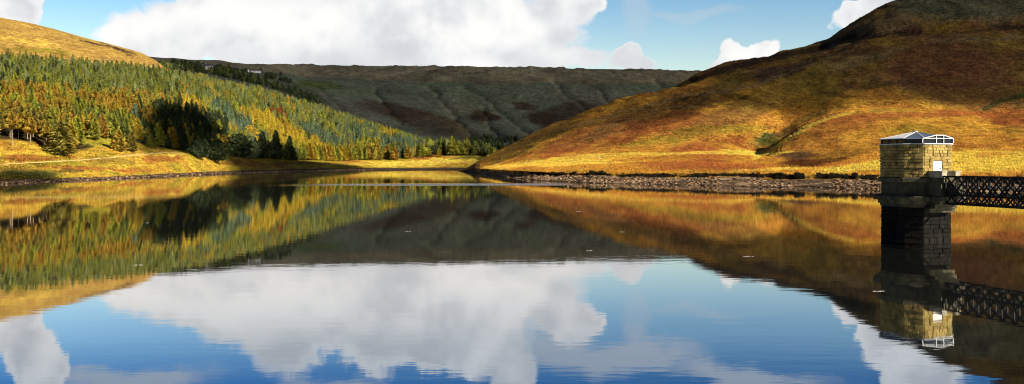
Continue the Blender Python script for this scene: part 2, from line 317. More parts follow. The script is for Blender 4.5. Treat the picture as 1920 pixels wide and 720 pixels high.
def colM(s,px,d,X,z,py):
    n=fbm(X/160,d/240,5,91)[:,None]; n2=fbm(X/50,d/90,4,92)[:,None]
    c=MOORG+(MOORB-MOORG)*sstep(-.2,.3,n+.3*n2)
    c=paint(c,px,py,X/4,d/4,[(790,225,90,22,14,HEATH*.75,.8),(740,205,80,12,8,HEATH*.9,.6),(910,218,32,9,3,HEATH*.6,.9),(1020,225,38,16,10,HEATH*.55,.9),(1070,212,60,20,-10,HEATH*.6,.8),(985,200,28,8,10,HEATH*.7,.8),
      (860,182,60,10,0,MOORG*1.25,.6),(600,160,52,9,4,DKGRN*1.7,.9),(560,175,60,14,20,DKGRN*1.1,.7),(950,240,60,9,0,MOORG*1.1,.7),(870,247,60,16,30,TAN*.45,.5),(930,262,60,4,4,DKGRN*1.2,.6),(1180,160,120,8,0,MOORG*.8,.5)],seed=95)
    e=s.cols(s.D[4],px); w=(sstep(-25,15,d-e))[:,None]; c=c*(1-w)+(np.array([.19,.17,.11])*(1+.35*n2))*w
    w=(np.exp(-((d-e-8)/14)**2)*.45)[:,None]*(px>560)[:,None]; c=c*(1-w)+TAN*.7*w
    cr=s.cols(s.D[5],px); w=((d>cr-70)&(d<cr+60)&(px>430)).astype(float)*sstep(-.1,.2,fbm(X/60,d/30,4,96)); w=w[:,None]; c=c*(1-w)+HEATH*.35*w
    rd=np.exp(-((py-268.5)/1.0)**2)*(px>895)*(px<975); c=c*(1-rd[:,None]*.8)+np.array([.4,.38,.33])*rd[:,None]*.8
    return np.clip(c,.004,.8)
def ground_mat(name, s1=.35, s2=2.2, b=.9, amp=.5, far=1.0):
    m,nt,bs=new_mat(name); N=NT(nt); a=N.n('ShaderNodeAttribute',attribute_name='tint'); g=N.n('ShaderNodeNewGeometry').outputs['Position']
    sq=N.vmath('MULTIPLY',g,(1,.5,1.7))
    f1=N.noise(sq,s1/far,6,.72,.4); f2=N.noise(sq,s2/far,3,.7); f3=N.noise(sq,s1*.2/far,5,.65)
    tk=N.mapr(f1,.40,.62,1-amp,1+amp*.55); tk=N.math('MULTIPLY',tk,N.mapr(f2,.3,.7,1-amp*.6,1+amp*.6)); v=N.math('MULTIPLY',tk,N.mapr(f3,.32,.68,.7,1.22))
    spk=N.mapr(N.noise(sq,s1*2.1/far,2,.5),.60,.70,1,.45,True); v=N.math('MULTIPLY',v,spk)
    c=N.vmath('SCALE',a.outputs['Color'],scale=v)
    hs=N.n('ShaderNodeHueSaturation'); hs.inputs['Hue'].default_value=.5; N.l(N.mapr(f3,.3,.7,.488,.512),hs.inputs['Hue']); N.l(c,hs.inputs['Color'])
    N.l(hs.outputs[0],bs.inputs['Base Color']); bs.inputs['Roughness'].default_value=.95; bs.inputs['Specular IOR Level'].default_value=.05
    h=N.math('ADD',f2,N.math('MULTIPLY',f1,2.5)); N.l(N.bump(h,b),bs.inputs['Normal'])
    return m
tag(H.mesh('hillside_right',ground_mat('moor_grass_right'),1000,[3,20,4,60,60,20,60,80,14],colH),kind='structure')
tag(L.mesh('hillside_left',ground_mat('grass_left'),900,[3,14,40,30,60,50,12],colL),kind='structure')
tag(M.mesh('far_moor',ground_mat('moor_far',b=2.0,amp=.35,far=4),800,[3,30,50,60,50,8],colM),kind='structure')

# ground sheet and water
m=plain('bed_mud',(.05,.045,.03),.9); b=MB(); b.box(-20000,20000,-20000,20000,-8,-6); tag(b.build('ground',m),kind='structure')
m,nt,bs=new_mat('lake_water'); N=NT(nt); nt.nodes.remove(bs); out=nt.nodes['Material Output']
g=N.n('ShaderNodeNewGeometry'); P=g.outputs['Position']; sp=N.n('ShaderNodeSeparateXYZ'); N.l(P,sp.inputs[0]); X_,Y_=sp.outputs[0],sp.outputs[1]
n1=N.noise(N.vmath('MULTIPLY',P,(.22,.75,0)),1,3,.55); n2=N.noise(N.vmath('MULTIPLY',P,(1.1,3.2,0)),1,3,.5); n3=N.noise(N.vmath('MULTIPLY',P,(.02,.05,0)),1,2,.5)
# wind-ruffled lane across the lake
lane=N.math('MULTIPLY',N.mapr(N.math('ABSOLUTE',N.math('ADD',Y_,N.math('ADD',N.math('MULTIPLY',X_,-.10),N.math('ADD',-252,N.math('MULTIPLY',N.math('SUBTRACT',n3,.5),26))))),0,19,1,0,True),
            N.math('MULTIPLY',N.mapr(X_,-75,-30,0,1,True),N.mapr(X_,10,24,1,0,True)))
calm=N.mapr(n3,.35,.65,.5,1.3)
h=N.math('ADD',N.math('MULTIPLY',n1,1.0),N.math('MULTIPLY',n2,.22)); h=N.math('MULTIPLY',h,calm)
h=N.math('ADD',h,N.math('MULTIPLY',N.math('MULTIPLY',n2,lane),40))
nor=N.bump(h,.0031)
gl=N.n('ShaderNodeBsdfGlossy'); N.l(nor,gl.inputs['Normal']); N.l(N.mapr(lane,0,1,.02,.16),gl.inputs['Roughness'])
lw=N.n('ShaderNodeFresnel'); lw.inputs['IOR'].default_value=1.33
fr=N.mapr(lw.outputs[0],.2,.5,0,1,True)
N.l(N.mix(fr,C(.45,.50,.56),C(.80,.78,.76)),gl.inputs['Color'])
df=N.n('ShaderNodeBsdfDiffuse'); df.inputs['Color'].default_value=C(.003,.0035,.003)
ad=N.n('ShaderNodeAddShader'); N.l(gl.outputs[0],ad.inputs[0]); N.l(df.outputs[0],ad.inputs[1]); N.l(ad.outputs[0],out.inputs[0])
WATER=m
me=mesh_np('lake_water',[(-1500,-60,0),(1500,-60,0),(1500,1200,0),(-1500,1200,0)],[(0,1,2,3)],WATER); tag(obj('lake_water',me),kind='structure')

# path along the left bank
pts=[(-150,318),(0,309),(60,306),(120,302.5),(180,298.5),(240,292.5),(290,288),(345,285.5),(372,287)]
fx=np.arange(-150,372,3.0); cen=[]
for x in fx:
    cen.append(L.hit(x,float(np.interp(x,*zip(*pts)))))
cen=np.array(cen); k=np.ones(9)/9
for a in range(3): cen[:,a]=np.convolve(np.pad(cen[:,a],4,'edge'),k,'valid')
tan=np.gradient(cen[:,:2],axis=0); tan/=np.linalg.norm(tan,axis=1)[:,None]; nor2=np.stack([-tan[:,1],tan[:,0]],-1); V=[]
for o_ in (-.55,-.2,.2,.55):
    q=cen[:,:2]+nor2*o_; zz=L.z(CX+F*q[:,0]/q[:,1],q[:,1])+.16-(abs(o_)>.4)*.1
    V.append(np.column_stack([q,zz]))
V=np.array(V); n_=len(cen); a=(np.arange(3)[:,None]*n_+np.arange(n_-1)[None]).ravel()
tag(obj('path',mesh_np('path',V.reshape(-1,3),np.stack([a,a+1,a+n_+1,a+n_],-1),plain('path_gravel',(.50,.36,.12),.95,.25,.8),True)),kind='structure')

# ------------------------------------------------------------------ sun, sky
SAZ,SEL=math.radians(-33),math.radians(27)
SUN=np.array([math.cos(SAZ)*math.cos(SEL),math.sin(SAZ)*math.cos(SEL),math.sin(SEL)])
ld=bpy.data.lights.new('sun','SUN'); ld.energy=5.0; ld.angle=math.radians(.53); ld.color=(1,.90,.74)
so=bpy.data.objects.new('sun',ld); COL.objects.link(so); so.rotation_euler=Vector(SUN).to_track_quat('Z','Y').to_euler(); so.location=(300,-300,400)
W=bpy.data.worlds.new('World'); S.world=W; W.use_nodes=True; nt=W.node_tree; N=NT(nt); bg=nt.nodes['Background']
sky=N.n('ShaderNodeTexSky',sky_type='NISHITA'); sky.sun_disc=False; sky.sun_elevation=SEL; sky.sun_rotation=math.atan2(SUN[0],SUN[1]); sky.air_density=1.0; sky.dust_density=.3; sky.ozone_density=2.0
bg.inputs['Strength'].default_value=.06
tc=N.n('ShaderNodeTexCoord'); dirv=tc.outputs['Generated']; sp=N.n('ShaderNodeSeparateXYZ'); N.l(dirv,sp.inputs[0])
yy=N.math('MAXIMUM',sp.outputs[1],.02); u=N.math('DIVIDE',sp.outputs[0],yy); v=N.math('DIVIDE',sp.outputs[2],yy)
cb=N.n('ShaderNodeCombineXYZ'); N.l(u,cb.inputs[0]); N.l(v,cb.inputs[1]); uv=cb.outputs[0]
w1=N.n('ShaderNodeTexNoise'); N.l(uv,w1.inputs['Vector']); w1.inputs['Scale'].default_value=9; w1.inputs['Detail'].default_value=5
wv=N.vmath('SCALE',N.vmath('SUBTRACT',w1.outputs['Color'],(.5,.5,.5)),scale=.075); uvw=N.vmath('ADD',uv,wv)
# cumulus heaps: (centre u, centre v above the horizon, radii), in units of 1/1600
BL=[(250,232,85,60),(330,255,100,68),(430,282,100,88),(530,312,90,112),(600,250,200,110),(720,300,130,110),(795,338,62,58),(850,270,200,120),(970,235,118,72),(1030,245,55,50),(900,190,260,40),(1055,300,62,45),(940,330,60,60),(960,390,50,60),(740,190,200,40),
    (20,300,75,70),(60,380,60,90),(1166,186,34,27),(1190,176,46,16),(1378,200,32,36),(1428,196,34,26),(1395,182,60,22),(1625,262,62,40),(1680,330,75,80),(1720,410,90,60),(1700,280,70,60)]
def blobs(bl):
    acc=None
    for cx,cy,rx,ry in bl:
        d=N.vmath('LENGTH',N.vmath('MULTIPLY',N.vmath('SUBTRACT',uvw,((cx-CX)/F,cy/F,0)),(F/rx,F/ry,0)))
        acc=d if acc is None else N.math('MINIMUM',acc,d)
    return acc
dmin=blobs(BL)
f1=N.noise(uv,16,8,.62,.2); f2=N.noise(N.vmath('ADD',uv,(-.008,-.020,0)),8,4,.5,.2); f1b=N.noise(uv,8,4,.5,.2)
f3=N.noise(N.vmath('MULTIPLY',uv,(1,1.5,1)),5,3,.45)
mm=N.math('ADD',N.math('SUBTRACT',1.0,dmin),N.math('MULTIPLY',N.math('SUBTRACT',f1,.5),1.15))
wdt=N.mapr(N.noise(uv,7,2,.5),.42,.62,.09,.36,True); alpha=N.mapr(mm,-.02,wdt,0,1,True)
# thin grey veils higher up and a few wisps
dv=blobs([(1160,372,170,38),(1400,400,160,22),(1050,350,90,60),(640,430,120,30),(1180,290,35,70),(1330,280,110,12),(250,410,200,30)])
fv=N.noise(N.vmath('MULTIPLY',uv,(1,2.2,1)),8,6,.6)
al2=N.math('MULTIPLY',N.mapr(N.math('ADD',N.math('SUBTRACT',1.15,dv),N.math('MULTIPLY',N.math('SUBTRACT',fv,.5),1.6)),0,.7,0,1,True),N.mapr(v,.18,.215,.3,.85,True))
shade=N.math('ADD',N.math('MULTIPLY',N.math('SUBTRACT',f2,f1b),-2.4),N.math('MULTIPLY',N.math('SUBTRACT',f3,.5),-1.1))
lit=N.mapr(shade,-.4,.22,0,1,True)
lit=N.math('SUBTRACT',lit,N.math('MULTIPLY',N.mapr(v,.17,.23,0,1,True),N.mapr(f3,.40,.56,1.0,0,True)))
edge=N.mapr(mm,.05,.5,1,0,True); lit=N.math('MAXIMUM',lit,N.math('MULTIPLY',edge,.7))
gb_=N.mapr(v,.11,.17,.62,0,True); lit=N.math('MULTIPLY',lit,N.math('SUBTRACT',1,N.math('MULTIPLY',gb_,N.mapr(f3,.4,.6,0,1,True))))
ccol=N.mix(lit,C(6.1,6.3,6.65),C(9.2,9.15,9.0))
el=N.mapr(v,.08,.19,0,1); el2=N.mapr(v,.19,.28,0,1,True); el3=N.mapr(v,.3,.8,0,1,True)
tint=N.mix(el3,N.mix(el2,N.mix(el,C(1.9,1.65,1.3),C(1.05,1.28,1.32)),C(.19,.62,1.05)),C(.18,.23,.32))
skyc=N.mix(1.0,sky.outputs[0],tint,'MULTIPLY')
c=N.mix(al2,skyc,C(5.3,5.8,6.4)); c=N.mix(alpha,c,ccol)
N.l(c,bg.inputs['Color'])

# ------------------------------------------------------------------ low clouds out of frame that throw the shade on the hills
def cloud_mat(name,tr):
    m,nt,bs=new_mat(name); N=NT(nt); bs.inputs['Base Color'].default_value=C(.85,.85,.86); bs.inputs['Roughness'].default_value=1; bs.inputs['Specular IOR Level'].default_value=0
    if tr:
        t=N.n('ShaderNodeBsdfTransparent'); x=N.n('ShaderNodeMixShader'); x.inputs[0].default_value=tr
        N.l(bs.outputs[0],x.inputs[1]); N.l(t.outputs[0],x.inputs[2]); N.l(x.outputs[0],nt.nodes['Material Output'].inputs[0])
    return m
def cloud(poly, alt, thick, res, mat, wob=1.0, seed=0):
    """poly: ground points (x,y,z) that should lie in its shade"""
    P=np.array([np.array(p)+SUN*(alt-p[2])/SUN[2] for p in poly])[:,:2]
    lo=P.min(0)-res*3; hi=P.max(0)+res*3; gx=np.arange(lo[0],hi[0],res); gy=np.arange(lo[1],hi[1],res); GX,GY=np.meshgrid(gx,gy)
    qx=GX+fbm(GX/(res*7),GY/(res*7),4,seed)*res*2.2*wob; qy=GY+fbm(GX/(res*7),GY/(res*7),4,seed+5)*res*2.2*wob
    dist=np.full(GX.shape,1e9); ins=np.zeros(GX.shape,bool); n=len(P)
    for i in range(n):
        a,b=P[i],P[(i+1)%n]; ab=b-a; t=np.clip(((qx-a[0])*ab[0]+(qy-a[1])*ab[1])/(ab@ab),0,1)
        dist=np.minimum(dist,np.hypot(qx-a[0]-t*ab[0],qy-a[1]-t*ab[1]))
        cr=((a[1]>qy)!=(b[1]>qy)); 
        with np.errstate(all='ignore'): xi=(b[0]-a[0])*(qy-a[1])/(b[1]-a[1])+a[0]
        ins^=cr&(qx<xi)
    sd=np.where(ins,dist,-dist); hgt=np.sqrt(np.clip(sd/(thick*1.2),0,1))*thick
    top=alt+hgt*(.55+.35*fbm(GX/(thick*.8),GY/(thick*.8),4,seed+9)); bot=alt-hgt*.25
    keep=sd>0; r,c_=GX.shape; idx=-np.ones(GX.shape,int)
    cell=keep[:-1,:-1]&keep[1:,:-1]&keep[:-1,1:]&keep[1:,1:]
    vid=np.arange(r*c_).reshape(r,c_); i,j=np.nonzero(cell)
    f=np.stack([vid[i,j],vid[i,j+1],vid[i+1,j+1],vid[i+1,j]],-1); fb=f[:,::-1]+r*c_
    v=np.vstack([np.stack([GX,GY,top],-1).reshape(-1,3),np.stack([GX,GY,bot],-1).reshape(-1,3)])
    f=np.vstack([f,fb]); used=np.unique(f); mp=-np.ones(len(v),int); mp[used]=np.arange(len(used))
    o=obj('cloud',mesh_np('cloud',v[used],mp[f],mat,True)); tag(o,kind='structure')
cm0=cloud_mat('cloud_dense',0); cmM=cloud_mat('cloud_medium',.5); cm1=cloud_mat('cloud_thin',.55)
# over the far moor
gp=lambda px,d,z=60: ((px-CX)/F*d,d,z)
cloud([gp(300,1120,140),gp(400,1010,125),gp(560,1010,85),gp(660,1035,60),gp(760,1080,35),gp(960,1090,20),gp(1100,1100,20),gp(1500,1200,40),gp(2200,2000,150),gp(2200,3300,250),gp(300,3300,250),gp(60,1500,200),gp(230,1260,190)],1000,90,25,cmM,.5,3)
# patch on the plantation
def LP(px,py): return L.hit(px,py)
def LC(px,py,h=11.0):
    q=L.hit(px,py)
    for _ in range(6): q=L.hit(px,py+h*F/q[1])
    return q+np.array([0,0,h])
cloud([LC(268,215),LC(290,188),LC(345,190),LC(395,214),LC(425,248),LC(432,272),LC(490,268),LP(500,285),LP(540,290),LP(570,302),LP(650,309),LP(720,314.5),LP(600,320),LP(470,324),LP(410,326),LP(445,308),LP(385,296),LP(330,287),LC(296,274),LC(276,258),LC(270,238)],700,22,6,cm0,.6,11)
cloud([LP(-400,322),LP(-100,318),LP(30,322),LP(95,330),LP(150,338),LP(60,344),gp(-100,225,0),gp(-500,130,0)],700,12,5,cm0,.6,15)
# thin cloud over the upper part of the right hill
HP=lambda px,py: H.hit(px,py)
cloud([HP(905,303),HP(960,277),HP(1060,258),HP(1170,238),HP(1290,222),HP(1400,200),HP(1480,222),HP(1600,200),HP(1760,196),HP(1860,205),HP(2100,190),HP(2800,150),gp(2800,1200,200),gp(1200,1200,150),gp(1000,800,50)],1000,60,16,cm1,.8,21)

# ------------------------------------------------------------------ trees
def tri_clump_crown(kind, n, seed, core=True):
    """unit tree (height 1): returns verts, tris, shade factor per vertex"""
    r=np.random.default_rng(seed)
    t=r.random(n)**(.85 if kind!='broad' else 1)
    if kind=='spruce': base,R,pw=.06,.215,.8
    elif kind=='larch': base,R,pw=.08,.225,.58
    elif kind=='pine': base,R,pw=.42,.21,.5
    elif kind=='bush': base,R,pw=.0,.42,.5
    else: base,R,pw=.12,.42,.5
    z=base+(1-base)*t
    if kind=='broad': prof=np.sqrt(np.clip(1-((t-.45)/.56)**2,0.02,1))
    elif kind=='pine': prof=np.clip((1-t),0,1)**pw*(.55+.45*np.minimum(1,t*5))
    else: prof=(1-t)**pw*(.75+.25*np.minimum(1,t*7))
    ang=r.random(n)*2*math.pi
    nb=5 if kind in('larch','pine') else 7
    lob=1+.17*np.sin(ang*3+seed+z*9)+.12*np.sin(ang*nb+z*23+seed*2)
    tier=1+.20*np.sin(z*31+ang*1.0+seed)+.12*np.sin(z*13+ang*2+seed)
    rad=R*prof*lob*tier*(.55+.5*np.sqrt(r.random(n)))
    if kind=='broad': rad*=1.05
    ctr=np.stack([rad*np.cos(ang),rad*np.sin(ang),z-rad*.25*(kind in('spruce','larch','pine'))],-1)
    out=np.stack([np.cos(ang),np.sin(ang),np.full(n,.0)],-1)
    side=np.stack([-np.sin(ang),np.cos(ang),np.zeros(n)],-1)
    sz=(.047 if kind!='broad' else .06)*(.6+.9*r.random(n))*(1.15-.5*t)
    if n<150: sz*=1.7
    droop=out*1.25+np.array([0,0,-.22 if kind!='broad' else .2])+r.normal(0,.35,(n,3)); droop/=np.linalg.norm(droop,axis=1)[:,None]
    side=side+r.normal(0,.35,(n,3))
    a=ctr-droop*sz[:,None]*.7+side*sz[:,None]*.62; b=ctr-droop*sz[:,None]*.7-side*sz[:,None]*.62; c=ctr+droop*sz[:,None]*1.3+np.array([0,0,.0])
    c2=ctr+np.array([0,0,1.])*sz[:,None]*.75
    v=np.stack([a,b,c,c2],1).reshape(-1,3); i=np.arange(n)*4
    f=np.vstack([np.stack([i,i+1,i+2],-1),np.stack([i,i+2,i+3],-1)])
    sh=np.repeat(.78+.44*r.random(n),4)
    if core:
        m=9; rings=7; vs=[];fs=[]
        for k in range(rings):
            tk=k/(rings-1); zk=base+.02+(1-base-.04)*tk
            pr=(math.sqrt(max(.02,1-((tk-.45)/.56)**2)) if kind=='broad' else (1-tk)**pw*(.75+.25*min(1,tk*7)))
            for j in range(m):
                aa=2*math.pi*j/m+k*.3; q=R*pr*.62*(.8+.35*r.random()); vs.append((q*math.cos(aa),q*math.sin(aa),zk))
        for k in range(rings-1):
            for j in range(m):
                a0=k*m+j;a1=k*m+(j+1)%m; fs+= [(a0,a1,a1+m),(a0,a1+m,a0+m)]
        fs=np.array(fs)+len(v); v=np.vstack([v,np.array(vs)]); f=np.vstack([f,fs]); sh=np.concatenate([sh,np.full(len(vs),.7)])
    return v,f,sh
def leaf_mat(name):
    m,nt,bs=new_mat(name); N=NT(nt)
    a=N.n('ShaderNodeAttribute',attribute_name='tint'); oc=N.n('ShaderNodeObjectInfo')
    tcn=N.n('ShaderNodeNewGeometry'); f=N.noise(tcn.outputs['Position'],.9,3,.6)
    c=N.vmath('SCALE',N.vmath('MULTIPLY',a.outputs['Color'],oc.outputs['Color']),scale=N.mapr(f,.3,.7,.75,1.25))
    bs.inputs['Roughness'].default_value=.8; bs.inputs['Specular IOR Level'].default_value=.15; N.l(c,bs.inputs['Base Color'])
    tl=N.n('ShaderNodeBsdfTranslucent'); N.l(c,tl.inputs[0]); mx=N.n('ShaderNodeMixShader'); mx.inputs[0].default_value=.12
    N.l(bs.outputs[0],mx.inputs[1]); N.l(tl.outputs[0],mx.inputs[2]); N.l(mx.outputs[0],nt.nodes['Material Output'].inputs[0])
    return m
LEAF=leaf_mat('foliage'); BARK=plain('bark',(.30,.23,.15),.9,.3,4); BARKD=plain('bark_dark',(.10,.075,.05),.9,.3,4)
CROWN={};TRUNK={}
def trunk_mesh(kind):
    mb=MB(); segs=6; top=.9 if kind!='broad' else .6; r0=.016 if kind!='broad' else .028
    prev=None; n=7
    for k in range(segs+1):
        z=-.04+(top+.04)*k/segs; r=r0*(1-.85*k/segs)+.002; ox=.008*math.sin(k*1.7)*(k>0); 
        ring=[(ox+r*math.cos(2*math.pi*j/n),r*math.sin(2*math.pi*j/n),z) for j in range(n)]
        s=len(mb.v); mb.v+=ring
        if k: mb.f+=[(s-n+j,s-n+(j+1)%n,s+(j+1)%n,s+j) for j in range(n)]
    rr=random.Random(5)
    for k in range(14 if kind in('pine','snag') else 8):   # limbs
        z=rr.uniform(.18,.8 if kind!='broad' else .55); a=rr.uniform(0,6.28); l=(.11 if kind!='broad' else .24)*(1.05-z)*rr.uniform(.7,1.2)
        up=.0 if kind!='broad' else .6
        mb.bar((0,0,z),(l*math.cos(a),l*math.sin(a),z+l*up+rr.uniform(-.01,.02)),.006 if kind!='broad' else .012)
    me=bpy.data.meshes.new('trunk_'+kind); me.from_pydata(mb.v,[],mb.f); me.update(); me.materials.append(BARK if kind in('pine','larch','snag') else BARKD); return me
KINDS=['spruce','larch','pine','broad','bush']
for k in KINDS:
    TRUNK[k]=trunk_mesh(k); CROWN[k]=[]
    for q in range(4):
        v,f,sh=tri_clump_crown(k,900 if k!='bush' else 1100,100+q*7+len(k)); CROWN[k].append(mesh_np('crown_'+k,v,f,LEAF,False,sh[:,None]*np.ones(3)))
TRUNK['snag']=trunk_mesh('snag')
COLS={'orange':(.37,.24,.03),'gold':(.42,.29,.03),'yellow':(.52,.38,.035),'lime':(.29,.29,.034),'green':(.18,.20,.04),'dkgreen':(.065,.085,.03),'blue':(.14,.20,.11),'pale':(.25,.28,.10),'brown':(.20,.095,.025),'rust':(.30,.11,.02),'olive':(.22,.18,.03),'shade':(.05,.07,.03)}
WORD={'orange':'amber brown','gold':'golden','yellow':'bright yellow','lime':'yellow green','green':'mid green','dkgreen':'dark green','blue':'blue green','pale':'pale silvery green','brown':'brown','rust':'rust red','olive':'olive','shade':'dark'}
KW={'spruce':'spruce','larch':'larch','pine':'pine','broad':'broadleaf tree','bush':'low bushy conifer'}
NM={'spruce':'spruce_tree','larch':'larch_tree','pine':'pine_tree','broad':'broadleaf_tree','bush':'bushy_conifer'}
def colour_of(name,r):
    c=np.array(COLS[name])*(.85+.3*r.random()); return c*(1+r.normal(0,.04,3))
def tree(x,y,z,h,kind,cname,label,group,wid=1.0,rot=None):
    rot=rng.random()*6.28 if rot is None else rot
    e=bpy.data.objects.new(NM[kind],None); COL.objects.link(e); e.location=(x,y,z); e.rotation_euler=(0,0,rot); e.scale=(h*wid,h*wid,h); e.empty_display_size=.1
    tag(e,label,'tree',group)
    t=bpy.data.objects.new('trunk',TRUNK[kind]); COL.objects.link(t); t.parent=e
    c=bpy.data.objects.new('crown',CROWN[kind][int(rng.random()*4)]); COL.objects.link(c); c.parent=e
    cc=colour_of(cname,rng); c.color=(*np.clip(cc,0.005,1),1)
    return e
# hand-placed trees seen one by one: (sheet, px, base y, height px, width factor, kind, colour, label)
HAND=[(L,112,291,64,1.7,'larch','olive','broad olive conifer sweeping down to the grass beside the row of bare pine stems'),
 (L,222,284,40,1.5,'larch','orange','small amber larch standing alone on the bank above the pale track'),
 (L,246,285,37,1.3,'larch','olive','small olive brown larch right beside the lone amber one above the track'),
 (L,283,279,25,1.9,'larch','lime','squat yellow green larch at the left foot of the shaded wood'),
 (L,447,299,48,1.05,'broad','dkgreen','round very dark broadleaf tree by the shore in cloud shade'),
 (L,405,306,42,1.15,'broad','dkgreen','low dark spreading tree at the waterside just left of the round dark tree'),
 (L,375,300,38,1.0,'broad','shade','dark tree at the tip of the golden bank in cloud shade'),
 (L,492,298,52,1.2,'spruce','dkgreen','leftmost of the dark spruces beside the shore right of the round dark tree'),
 (L,517,300,56,1.1,'spruce','dkgreen','tallest of the dark spruces right of the round dark tree'),
 (L,543,301,46,1.2,'spruce','dkgreen','rightmost of the dark spruces right of the round dark tree'),
 (L,470,268,32,.8,'broad','yellow','bright yellow tree between the round dark tree and the dark spruces'),
 (L,481,282,26,.8,'broad','yellow','small glowing yellow tree low down between dark trees'),
 (L,524,228,26,.9,'broad','rust','rust red tree in the middle of the golden larches'),
 (L,508,224,22,.9,'broad','rust','smaller rust orange tree left of the rust red one'),
 (L,848,291,36,1.25,'larch','lime','bright yellow green tree standing tallest at the head of the lake'),
 (L,828,290,34,1.0,'spruce','green','mid green spruce left of the bright tree at the lake head'),
 (L,812,292,20,.8,'broad','dkgreen','dark rounded tree left of the green spruce at the lake head'),
 (L,860,291,28,1.3,'larch','lime','yellow green tree touching the right side of the tallest one at the lake head'),
 (L,876,291,34,1.0,'spruce','olive','olive conifer right of the bright pair at the lake head'),
 (L,892,291,27,1.3,'larch','green','mid green tree second from the right end of the wood'),
 (L,906,291,25,.9,'spruce','green','small green spruce ending the wood at the lake head'),
 (L,823,295,19,1.1,'larch','gold','small golden conifer in front of the trees at the lake head'),
 (L,798,294,17,1.3,'broad','lime','low yellow green tree on the grass edge near the lake head'),
 (L,740,300,26,1.3,'larch','orange','amber larch at the foot of the spruces on the right'),
 (L,765,298,24,1.4,'larch','gold','golden larch at the right end foot of the plantation')]
allow=[]
for sh,px,py,hp,wd,kd,cn,lb in HAND:
    p=sh.hit(px,py); tree(p[0],p[1],p[2],hp*p[1]/F,kd,cn,lb,None,wd); allow.append((p[0],p[1],hp*p[1]/F*.2*wd))
# standing dead stem
p=L.hit(23,275); e=bpy.data.objects.new('dead_tree',None); COL.objects.link(e); e.location=p; h=7.5; e.scale=(h*1.4,h*1.4,h); tag(e,'bare pale dead stem standing in the grass at the far left','tree')
t=bpy.data.objects.new('trunk',TRUNK['snag']); COL.objects.link(t); t.parent=e
# the plantation
pool=[]
sp_=5.1
gx,gy=np.meshgrid(np.arange(-900,60,sp_),np.arange(190,1160,sp_)); gx=gx.ravel()+rng.uniform(-2.6,2.6,gx.size); gy=gy.ravel()+rng.uniform(-2.6,2.6,gy.size)
px=CX+F*gx/gy; ok=(px>-260)&(px<800); gx,gy,px=gx[ok],gy[ok],px[ok]
f0=L.row(4,px); f1=L.row(5,px)
edge=fbm(gx/20,gy/20,3,7)*8
ok=(gy>f0+edge*.6+2)&(gy<f1+edge*1.5+8); gx,gy,px=gx[ok],gy[ok],px[ok]
gz=L.z(px,gy); py=HY-(gz-HC)/gy*F
for x,y,a,b_,z in zip(gx,gy,px,py,gz):
    if any((x-q[0])**2+(y-q[1])**2<(q[2]+2)**2 for q in allow): continue
    # clearing on the bank
    if 150<a<235 and b_>262: continue
    n1_=float(fbm(x/45,y/45,3,201)); n2_=float(fbm(x/25,y/60,3,205)); r=rng.random()
    tops=b_-25
    top_band = (b_ < np.interp(a,[0,200,400,600],[178,190,205,250]))
    if a<340:
        if top_band: cn='green' if r<.5 else 'pale' if r<.72 else 'dkgreen' if r<.84 else 'lime'; kd='spruce'
        else:
            q=n1_*.9+(r-.5)*.55
            cn='orange' if q<-.1 else 'gold' if q<-.02 else 'lime' if q<.16 else 'green' if q<.42 else 'dkgreen'
            kd='larch' if cn in('orange','gold','lime') else 'spruce'
            if a>250 and r<.35: cn='dkgreen' if r<.2 else 'blue'; kd='spruce'
    else:
        t_=(a-340)/400
        low=b_>np.interp(a,[340,600,800],[290,292,290])
        if top_band: cn='pale' if r<.5 else 'green' if r<.75 else 'lime' if r<.93 else 'gold'; kd='spruce' if r<.8 else 'larch'
        else:
            q=n1_*1.1+n2_*.7+(r-.5)*.55-(t_-.42)*.9
            cn='yellow' if q>.46 else 'gold' if q>.26 else 'lime' if q>.0 else 'green' if q>-.08 else 'pale' if q>-.28 else 'blue'
            kd='larch' if cn in('yellow','gold','lime') else 'spruce'
        if low and a>560 and r<.6: cn='lime' if r<.3 else 'orange'; kd='larch'
    if 285<a<428 and b_>212+max(0,(a-360)*.4) and r<.8: cn='shade' if r<.45 else 'dkgreen'; kd='spruce' if r<.6 else 'larch'  # trees inside the cloud-shaded notch coloured darker to deepen it
    h=np.interp(a,[-200,100,400,800],[10,10.5,11.5,14.5])*(.78+.4*rng.random())
    fd=np.interp(a,L.px,L.D[4])
    if a<96 and y<fd+26: kd='pine'; cn='orange' if r<.5 else 'olive'; h*=1.0
    if (y<f0.min() and False): pass
    pool.append((h*F/y,x,y,z,h,kd,cn,a,b_))
inview=[p for p in pool if -5<p[7]<1000]; 
# nearest trees to the front edge are the ones seen whole
def showing(p):
    fd=float(np.interp(p[7],L.px,L.D[4])); k=max(0,(p[2]-fd)); return p[0]*(1.0 if k<14 else .62)
inview.sort(key=lambda p:-showing(p)); near=inview[:272]; ids=set(id(p) for p in near)
def zone(a,b_):
    if a<95: return 'in the bare stemmed row far left'
    if a<160: return 'behind the broad olive conifer'
    if a<235: return 'at the top of the yellow green clearing'
    if a<300: return 'above the small larches by the track'
    if a<430: return 'in the shaded notch'
    if a<560: return 'behind the dark shore spruces'
    if a<680: return 'on the middle shore edge'
    return 'near the head of the lake'
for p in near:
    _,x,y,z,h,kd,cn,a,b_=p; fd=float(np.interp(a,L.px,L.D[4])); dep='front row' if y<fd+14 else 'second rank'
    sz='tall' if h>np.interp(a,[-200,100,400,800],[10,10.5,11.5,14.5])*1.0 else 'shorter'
    tree(x,y,z-.2,h,kd,cn,'%s %s %s in the %s, %s'%(sz,WORD[cn],KW[kd],dep,zone(a,b_)),'plantation trees near the lake edge',1+.0*h if kd!='larch' else 1.15)
